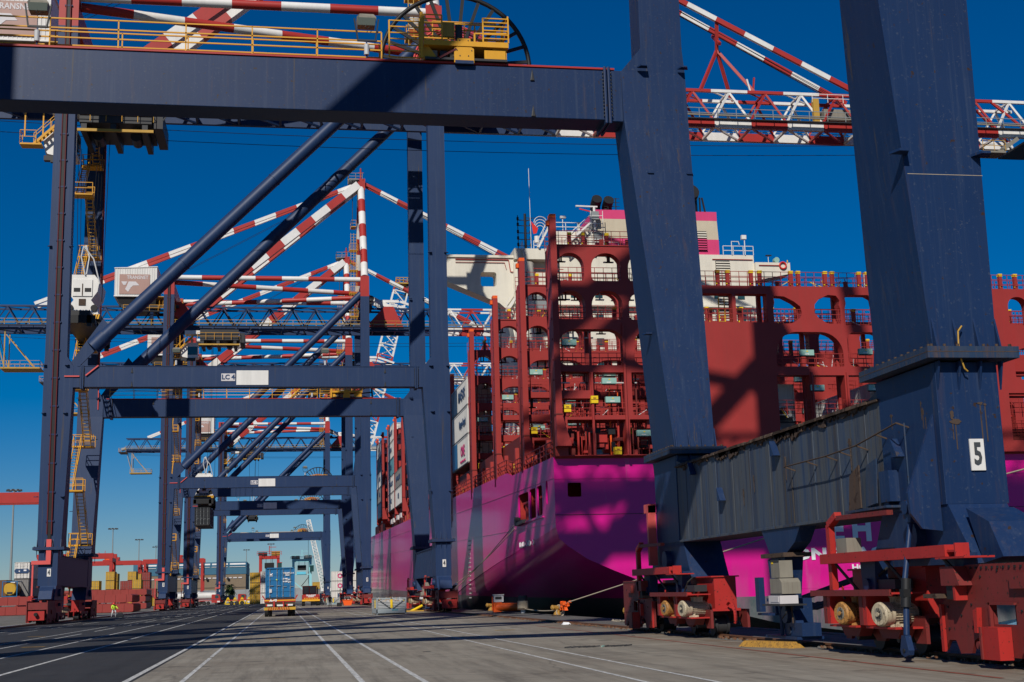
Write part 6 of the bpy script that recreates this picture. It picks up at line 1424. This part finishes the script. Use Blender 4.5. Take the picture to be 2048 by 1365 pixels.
def rope(name, label, pts, r, mt, sag=0., n=14, strands=1, seed=1):
    rnd = random.Random(seed); m = MB()
    for s in range(strands):
        P = []
        for a, b in zip(pts, pts[1:]):
            for i in range(n):
                t_ = i/n; p = Vector(a).lerp(Vector(b), t_); p.z -= sag*4*t_*(1-t_)
                if strands > 1: p += Vector((rnd.uniform(-.04, .04), rnd.uniform(-.05, .05), rnd.uniform(-.03, .03)))+Vector((0, .12*s*t_, -.06*s*math.sin(3*t_)))
                P.append(p)
        P.append(Vector(pts[-1])); m.path(P, r, mt, 7)
    o = m.build(name); return tag(o, label, 'rope')
rope('mooring_rope', 'taut brown mooring line rising from the orange tails to the right behind the crane', [(16.4, 79.7, .55), (16.8, 78.5, .85), (24.6, 65.5, 3.95), (41, 38, 9)], .035, 'rope')
rope('mooring_rope', 'brown rope lying low between the capstan and the yellow bollard', [(16.35, 91, .36), (16.3, 80.5, .35)], .035, 'rope', .08)
rope('mooring_rope', 'upper mooring line from the stern opening down to the foot of the second crane', [(17.5, 101.4, 6.5), (13.9, 116, 1.2)], .035, 'rope', .25)
rope('mooring_rope', 'lower mooring line from the stern opening, close under its twin', [(17.5, 100.8, 6.3), (14.1, 114, 2.0), (13.8, 117, 1.0)], .035, 'rope', .3)
rope('mooring_tail', 'thick dark mooring tail near the red bogies of the second crane', [(14.4, 112.5, 2.3), (13.8, 117, .9)], .12, 'rope_blue')
rope('mooring_tail', 'thick dark blue tail with shackle, upper one in the gap under the rusty sill beam', [(14.6, 36.5, 1.15), (15.3, 33.6, 1.75)], .085, 'rope_blue'); rope('mooring_tail', 'knotted dark tail, lower one in the gap under the rusty sill beam', [(14.6, 37.5, .85), (15.1, 34.5, 1.15), (15.4, 33, 1.4)], .06, 'rope_blue', strands=3)
for i, (a, b) in enumerate((((15.3, 33.6, 1.75), (30, 1, 5.4)), ((15.1, 34, 1.45), (31, -2, 4.6)), ((15.0, 33, 1.2), (30, -3, 3.8)))): pass
for i, (z0, z1, l) in enumerate(((1.75, 4.0, 'yellow mooring line, uppermost before the stern lettering'), (1.45, 2.6, 'tan mooring line in the middle before the stern lettering'), (1.2, 2.2, 'tan mooring line, lowest before the stern lettering'))):
    rope('mooring_rope', l, [(15.3, 34.5, z0), (20.5, 26.5, z1*.93+.05), (24, 21.5, z1*1.2)], .03, 'yellow_dim' if i == 0 else 'rope')
rope('hawser', 'bundle of thick frayed white hawsers on the bollard beside the red bogie', [(16.15, 62.3, .35), (15.9, 60, .75), (15.7, 57, 1.25), (15.7, 54, 1.35)], .085, 'cloth_white' if False else 'rope', 0, 6, 3, 5)
rope('hawser', 'lower white hawsers lying slack beside the red bogie', [(16.2, 62.2, .3), (16.0, 60, .4), (15.7, 57, .7), (15.6, 54, .9)], .075, 'rope', 0, 6, 3, 8)
rope('hawser', 'frayed hawser ends lying on the quay below the yellow bollard', [(15.7, 63.5, .05), (15.5, 60, .08), (15.3, 55, .06)], .04, 'rope', 0, 8, 4, 9)
t = thing('rope_chafe_guard', 'bright orange rope guard and shackle above the horned bollard', 'rope guard', (16.55, 79.5, 0)); m = MB()
for i in range(22): a = Vector((random.uniform(-.1, .35), random.uniform(-.9, .1), random.uniform(.42, .85))); m.hexa([a+Vector(v)*random.uniform(.05, .11) for v in ((-1, -1, -1), (1, -1, -1), (1, 1, -1), (-1, 1, -1), (-1, -1, 1), (1, -1, 1), (1, 1, 1), (-1, 1, 1))], 'orange_paint')
m.build('guard', t); m = MB(); [m.ring((-.05, .3+.08*i, .25+.06*i), (1, 0, 0), (0, .3, 1), .24, .035, 'rope', 14, 6) for i in range(4)]; m.build('rope_turns', t)
t = tag(MB().prism([(0, 0, 0), (3.6, .2, 0), (3.6, .2, .16), (.1, 0, .16)], (0, .5, 0), 'bollard_yellow').build('wheel_stop', loc=(12.7, 31.8, 0), rot=(0, 0, R(107))), 'worn yellow concrete wheel stop on the quay before the tie-down frame', 'wheel stop')
t.data = MB().hexa([(0, 0, 0), (2.2, 0, 0), (2.2, .4, 0), (0, .4, 0), (.15, .1, .15), (2.05, .1, .15), (2.05, .32, .15), (.15, .32, .15)], 'bollard_yellow').mesh('wheel_stop')
tag(MB().hexa([(0, 0, 0), (.4, 0, 0), (.4, .3, 0), (0, .3, 0), (.05, .05, .12), (.3, .08, .1), (.3, .25, .07), (.1, .2, .1)], 'text_white').build('paper_scrap', loc=(12.6, 60.5, 0)), 'crumpled white scrap lying beside the water side crane rail', 'litter')
m = MB()
for i in range(14): m.beam((i*.13+random.uniform(-.1, .1), random.uniform(-.12, .12), .02), (i*.13+.18, random.uniform(-.12, .12), .035), .03, .03, 'dark_steel' if i != 7 else 'teal_box')
tag(m.build('cable_scrap', loc=(7.6, 36.2, 0)), 'flattened dark cable scrap with a green bit on the concrete', 'litter')
tag(MB().tube((0, 0, 0), (1.1, .3, .5), .12, 'yellow_bright', 8).box(-.5, 1.2, -.3, .4, 0, .1, 'yellow_dim').build('chock', loc=(11.4, 122, 0)), 'yellow chock on the ground by the second crane water side bogies', 'chock')
def box_row(x, y, n):  pass

# ---------------------------------------------------------------- buildings, wall, palms, hills, distant booms
b = thing('warehouse', 'brown walled warehouse with a blue upper band and pale skylight strip', 'warehouse', (-16, 600, 0)); m = MB()
m.box(-46, 0, 0, 60, 0, 12.2, 'wall_brown'); m.build('wall', b); MB().box(-46.2, .2, -.2, 60, 12.2, 15.8, 'wall_blue').prism([(-46.3, -.3, 15.8), (.3, -.3, 15.8), (.3, 5, 17.6), (-46.3, 5, 17.6)], (0, 50, 0), 'wall_blue').build('roof', b)
for i in range(6): MB().prism([(-45+i*7.6, -.5, 15.3), (-38.2+i*7.6, -.5, 15.3), (-38.2+i*7.6, 2.2, 16.9), (-45+i*7.6, 2.2, 16.9)], (0, .3, .1), 'white_paint').build('skylight', b)
m = MB(); [m.box(-45+i*2.2, -43.4+i*2.2, -.3, 0, 10.4, 10.9, 'lettering_pale') for i in range(20)]; m.build('vent', b); m = MB(); [m.box(-44+i*9, -43.2+i*9, -1.2, 0, 10.0, 10.8, 'dark_steel') for i in range(5)]; m.box(-46, 0, -.12, 0, 6.4, 6.6, 'dark_steel').box(-10, 0, -1, 0, 3.0, 3.4, 'dark_steel'); m.build('wall_fitting', b)
b = thing('office_building', 'pale blue grey building with white corner behind the yellow containers', 'building', (-52, 640, 0)); MB().box(-16, 0, 0, 30, 0, 18.6, 'wall_blue').box(-2.5, 0, -.2, 0, 16.5, 18.2, 'white_paint').build('wall', b)
for i in range(5): MB().box(-14.5+i*2.6, -13+i*2.6, -.1, 0, 12, 14, 'glass').build('window', b)
b = thing('blue_shed', 'bright blue shed right of the brown warehouse', 'shed', (-15.2, 660, 0)); MB().box(0, 7, 0, 20, 0, 9.5, 'con_blue').build('wall', b); MB().box(-.3, 7.3, -.3, 20, 9.5, 12, 'wall_blue').box(-.3, 7.3, -.4, -.3, 11.2, 11.8, 'white_paint').build('roof', b)
b = thing('yard_wall', 'long grey wall closing the far end of the quay', 'wall', (-10, 560, 0)); MB().box(-30, 70, 0, .5, 0, 5.2, 'wall_grey').build('wall', b)
for i in range(20): MB().box(-30+i*5-.15, -30+i*5+.15, -.15, 0, 0, 5.3, 'wall_grey').build('pillar', b)
def palm(x, y, h, label, seed):
    r = thing('palm_tree', label, 'palm tree', (x, y, 0)); rnd = random.Random(seed); m = MB(); p = Vector((0, 0, 0))
    for i in range(7): q = Vector((.08*math.sin(i), 0, h*(i+1)/7)); m.tube(p, q, .36-.02*i, 'bark', 9, r2=.38-.02*i); p = q
    m.build('trunk', r); m = MB()
    for i in range(110):
        a = rnd.uniform(0, 6.28); e = rnd.uniform(-1.2, 1.2); L = rnd.uniform(1.7, 2.6); d = Vector((math.cos(a), math.sin(a), 0)); prev = Vector((0, 0, h))
        for k in range(5):
            t_ = (k+1)/5; q = Vector((0, 0, h))+d*L*t_*math.cos(e*.8)+Vector((0, 0, L*(math.sin(e)*t_-.55*t_*t_)))
            side = d.cross(Vector((0, 0, 1)))*(.42*(1-abs(t_-.55)))
            m.add([prev-side, prev+side, q+side*.8+Vector((0, 0, -.12)), q-side*.8+Vector((0, 0, -.12))], [(0, 1, 2, 3)], 'palm_leaf'); prev = q
    m.build('crown', r)
palm(-17.8, 470, 5.6, 'bushy palm tree in front of the brown warehouse wall', 1); palm(-9.4, 470, 4.6, 'darker palm tree beside the bright blue shed', 2); palm(-1.2, 480, 5.0, 'palm tree hidden behind the blue lorry', 3)
m = MB(); N_ = 60; vs = []
for i in range(N_+1):
    x = -1600+i*60; h = 14+10*math.sin(i*.35)+7*math.sin(i*.9+1)+4*math.sin(i*2.1)
    vs += [(x, 2900, -5), (x, 2900+80, max(4, h)*.9), (x, 3100, -5)]
fs = []
for i in range(N_): a = i*3; fs += [(a, a+3, a+4, a+1), (a+1, a+4, a+5, a+2)]
paint('hill', (.10, .15, .19), .9, .1); m.add(vs, fs, 'hill', True); m.build('hills', kind='structure')
def lattice(name, label, a, b, w0, w1, c1, c2, n, th, cat='crane'):
    r = thing(name, label, cat, a); a_ = Vector((0, 0, 0)); b_ = Vector(b)-Vector(a); d = b_.normalized(); s1 = d.cross(Vector((0, 1, 0))).normalized(); s2 = Vector((0, 1, 0)); m = MB(); P = []
    for i in range(n+1):
        t_ = i/n; w = w0+(w1-w0)*t_; c = a_.lerp(b_, t_); P.append([c+s1*(u*w/2)+s2*(v*w/2) for u, v in ((-1, -1), (1, -1), (1, 1), (-1, 1))])
    for i in range(n):
        k = c1 if (i//2) % 2 == 0 else c2
        for j in range(4):
            m.beam(P[i][j], P[i+1][j], th, th, k); q = (j+1) % 4; m.beam(P[i][j], P[i+1][q], th*.6, th*.6, k); m.beam(P[i+1][j], P[i+1][q], th*.6, th*.6, k)
    m.build('lattice_boom', r); return r
l = lattice('mobile_harbour_crane', 'slim white lattice boom leaning left over the far end of the quay', (15.8, 520, 3.5), (9.6, 520, 30.6), 1.9, 1.4, 'white_paint', 'con_white', 22, .3)
MB().box(-2.5, 3.5, -3, 4, -3.5, 0, 'grey_paint').box(-1.5, 2.5, -2, 3, 0, 1.2, 'white_paint').tube((-6.2, 0, 27), (-6.2, 0, 3), .06, 'black_steel', 4).build('crane_base', l)
l = lattice('raised_boom', 'red and white lattice boom raised beyond the third crane', (31, 519, 60), (47, 519, 125), 6.5, 5.5, 'white_paint', 'red_paint', 15, .6)
m = MB(); m.box(13.0, 20.5, -4, 4, 63.5, 64, 'yellow_dim'); m.rail((13, -4, 64), (20.5, -4, 64), 2, 'yellow_dim', r=.12); m.box(17, 20, -3, 3, 60, 63, 'dark_steel'); m.build('boom_tip', l); MB().beam((0, 0, 0), (-8, 0, -56), 5, 5, 'blue_far').build('support_leg', l)

# ---------------------------------------------------------------- people
def person(x, y, rz, label, joints, cols_, h=1.0, helmet=None, extra=None):
    """joints: dict name -> (x,y,z); body grown with a skin modifier over the skeleton"""
    r = thing('person', label, 'person', (x, y, 0), rz)
    J = joints; names = list(J); idx = {n: i for i, n in enumerate(names)}
    E_ = [('pelvis', 'chest'), ('chest', 'neck'), ('neck', 'head'), ('chest', 'shl'), ('shl', 'ell'), ('ell', 'hal'), ('chest', 'shr'), ('shr', 'elr'), ('elr', 'har'), ('pelvis', 'hil'), ('hil', 'knl'), ('knl', 'anl'), ('anl', 'tol'), ('pelvis', 'hir'), ('hir', 'knr'), ('knr', 'anr'), ('anr', 'tor')]
    rad = dict(pelvis=.15, chest=.17, neck=.07, head=.105, shl=.085, shr=.085, ell=.052, elr=.052, hal=.038, har=.038, hil=.105, hir=.105, knl=.068, knr=.068, anl=.045, anr=.045, tol=.04, tor=.04)
    me = bpy.data.meshes.new('body'); me.from_pydata([J[n] for n in names], [(idx[a], idx[b_]) for a, b_ in E_], []); o = link('body', me, r)
    mo = o.modifiers.new('skin', 'SKIN'); 
    for n in names: v = me.skin_vertices[0].data[idx[n]]; v.radius = (rad[n], rad[n]); v.use_root = (n == 'pelvis')
    ss = o.modifiers.new('sub', 'SUBSURF'); ss.levels = ss.render_levels = 2
    dg = bpy.context.evaluated_depsgraph_get(); m2 = bpy.data.meshes.new_from_object(o.evaluated_get(dg)); o.modifiers.clear(); o.data = m2
    for c in ('skin', cols_[0], cols_[1], 'rubber'): m2.materials.append(M[c])
    zs = J['pelvis'][2]; zh = J['neck'][2]
    for p in m2.polygons:
        c = p.center; p.use_smooth = True; hd = min((c-Vector(J['hal'])).length, (c-Vector(J['har'])).length)
        p.material_index = 0 if c.z > zh+.02 or hd < .07 else 3 if c.z < .12 else 1 if c.z > zs-.02 else 2
    hd = Vector(J['head']); m = MB()
    m.tube(hd+Vector((0, .0, -.0)), hd+Vector((0, 0, .1)), .125, helmet or 'cloth_dark', 14, r2=.09); m.tube(hd+Vector((0, 0, .1)), hd+Vector((0, 0, .15)), .09, helmet or 'cloth_dark', 14, r2=.03); m.box(hd.x-.1, hd.x+.1, hd.y-.17, hd.y-.05, hd.z, hd.z+.02, helmet or 'cloth_dark'); m.build('helmet' if helmet else 'cap', r)
    m = MB(); m.prism([(hd.x-.015, hd.y-.11, hd.z-.05), (hd.x+.015, hd.y-.11, hd.z-.05), (hd.x, hd.y-.11, hd.z)], (0, -.03, 0), 'skin'); m.box(hd.x-.045, hd.x-.02, hd.y-.112, hd.y-.10, hd.z-.02, hd.z-.005, 'black_steel').box(hd.x+.02, hd.x+.045, hd.y-.112, hd.y-.10, hd.z-.02, hd.z-.005, 'black_steel'); m.build('face', r)
    for s, n in ((-1, 'hal'), (1, 'har')):
        m = MB(); p = Vector(J[n]); e = Vector(J['ell' if n == 'hal' else 'elr']); d = (p-e).normalized(); a = d.cross(Vector((0, 1, .2))).normalized()
        for k in range(4): q = p+a*(.03-.02*k)+d*.03; m.tube(q, q+d*(.075-.008*abs(k-1)), .011, 'skin', 6, r2=.009)
        m.tube(p-a*.03, p-a*.055+d*.05, .012, 'skin', 6); m.build('hand', r)
    return r
st = dict(pelvis=(0, 0, .95), chest=(0, 0, 1.3), neck=(0, -.01, 1.5), head=(0, -.03, 1.63), shl=(-.2, 0, 1.42), ell=(-.27, .03, 1.15), hal=(-.24, -.08, .92), shr=(.2, 0, 1.42), elr=(.27, .03, 1.15), har=(.25, -.06, .9), hil=(-.1, 0, .9), knl=(-.12, -.02, .5), anl=(-.13, .02, .1), tol=(-.14, -.14, .05), hir=(.1, 0, .9), knr=(.13, -.02, .5), anr=(.16, .02, .1), tor=(.18, -.14, .05))
person(6.62, 193.4, .2, 'standing worker in dark clothes on the quay beside the lashing bins', st, ('cloth_dark', 'cloth_dark'))
bd = dict(pelvis=(.05, 0, .82), chest=(-.02, -.12, 1.12), neck=(-.05, -.22, 1.27), head=(-.06, -.28, 1.38), shl=(-.2, -.14, 1.2), ell=(-.26, -.32, .98), hal=(-.14, -.45, .85), shr=(.16, -.14, 1.2), elr=(.3, -.3, .98), har=(.42, -.36, .88), hil=(-.05, 0, .8), knl=(-.16, -.12, .44), anl=(-.2, .06, .1), tol=(-.22, -.1, .05), hir=(.15, 0, .8), knr=(.2, -.1, .44), anr=(.22, .06, .1), tor=(.23, -.1, .05))
p = person(-17.04, 143, .3, 'bending worker in a yellow green vest, white trousers and red helmet by the hatch covers', bd, ('hivis', 'cloth_white'), helmet='helmet_red')
t = thing('equipment_bag', 'dark equipment bag on the ground beside the bending worker', 'bag', (-16.4, 143.1, 0)); MB().loft([(0, -.32, .3, -.22, .22), (.22, -.36, .34, -.24, .24), (.46, -.24, .22, -.14, .14)], 'cloth_dark').build('bag_body', t); m = MB(); m.ring((0, 0, .44), (1, 0, 0), (0, 0, 1), .16, .02, 'cloth_dark', 10, 5, 0, 3.14); m.build('handle', t)
for me in list(bpy.data.meshes):
    if me.users == 0: bpy.data.meshes.remove(me)
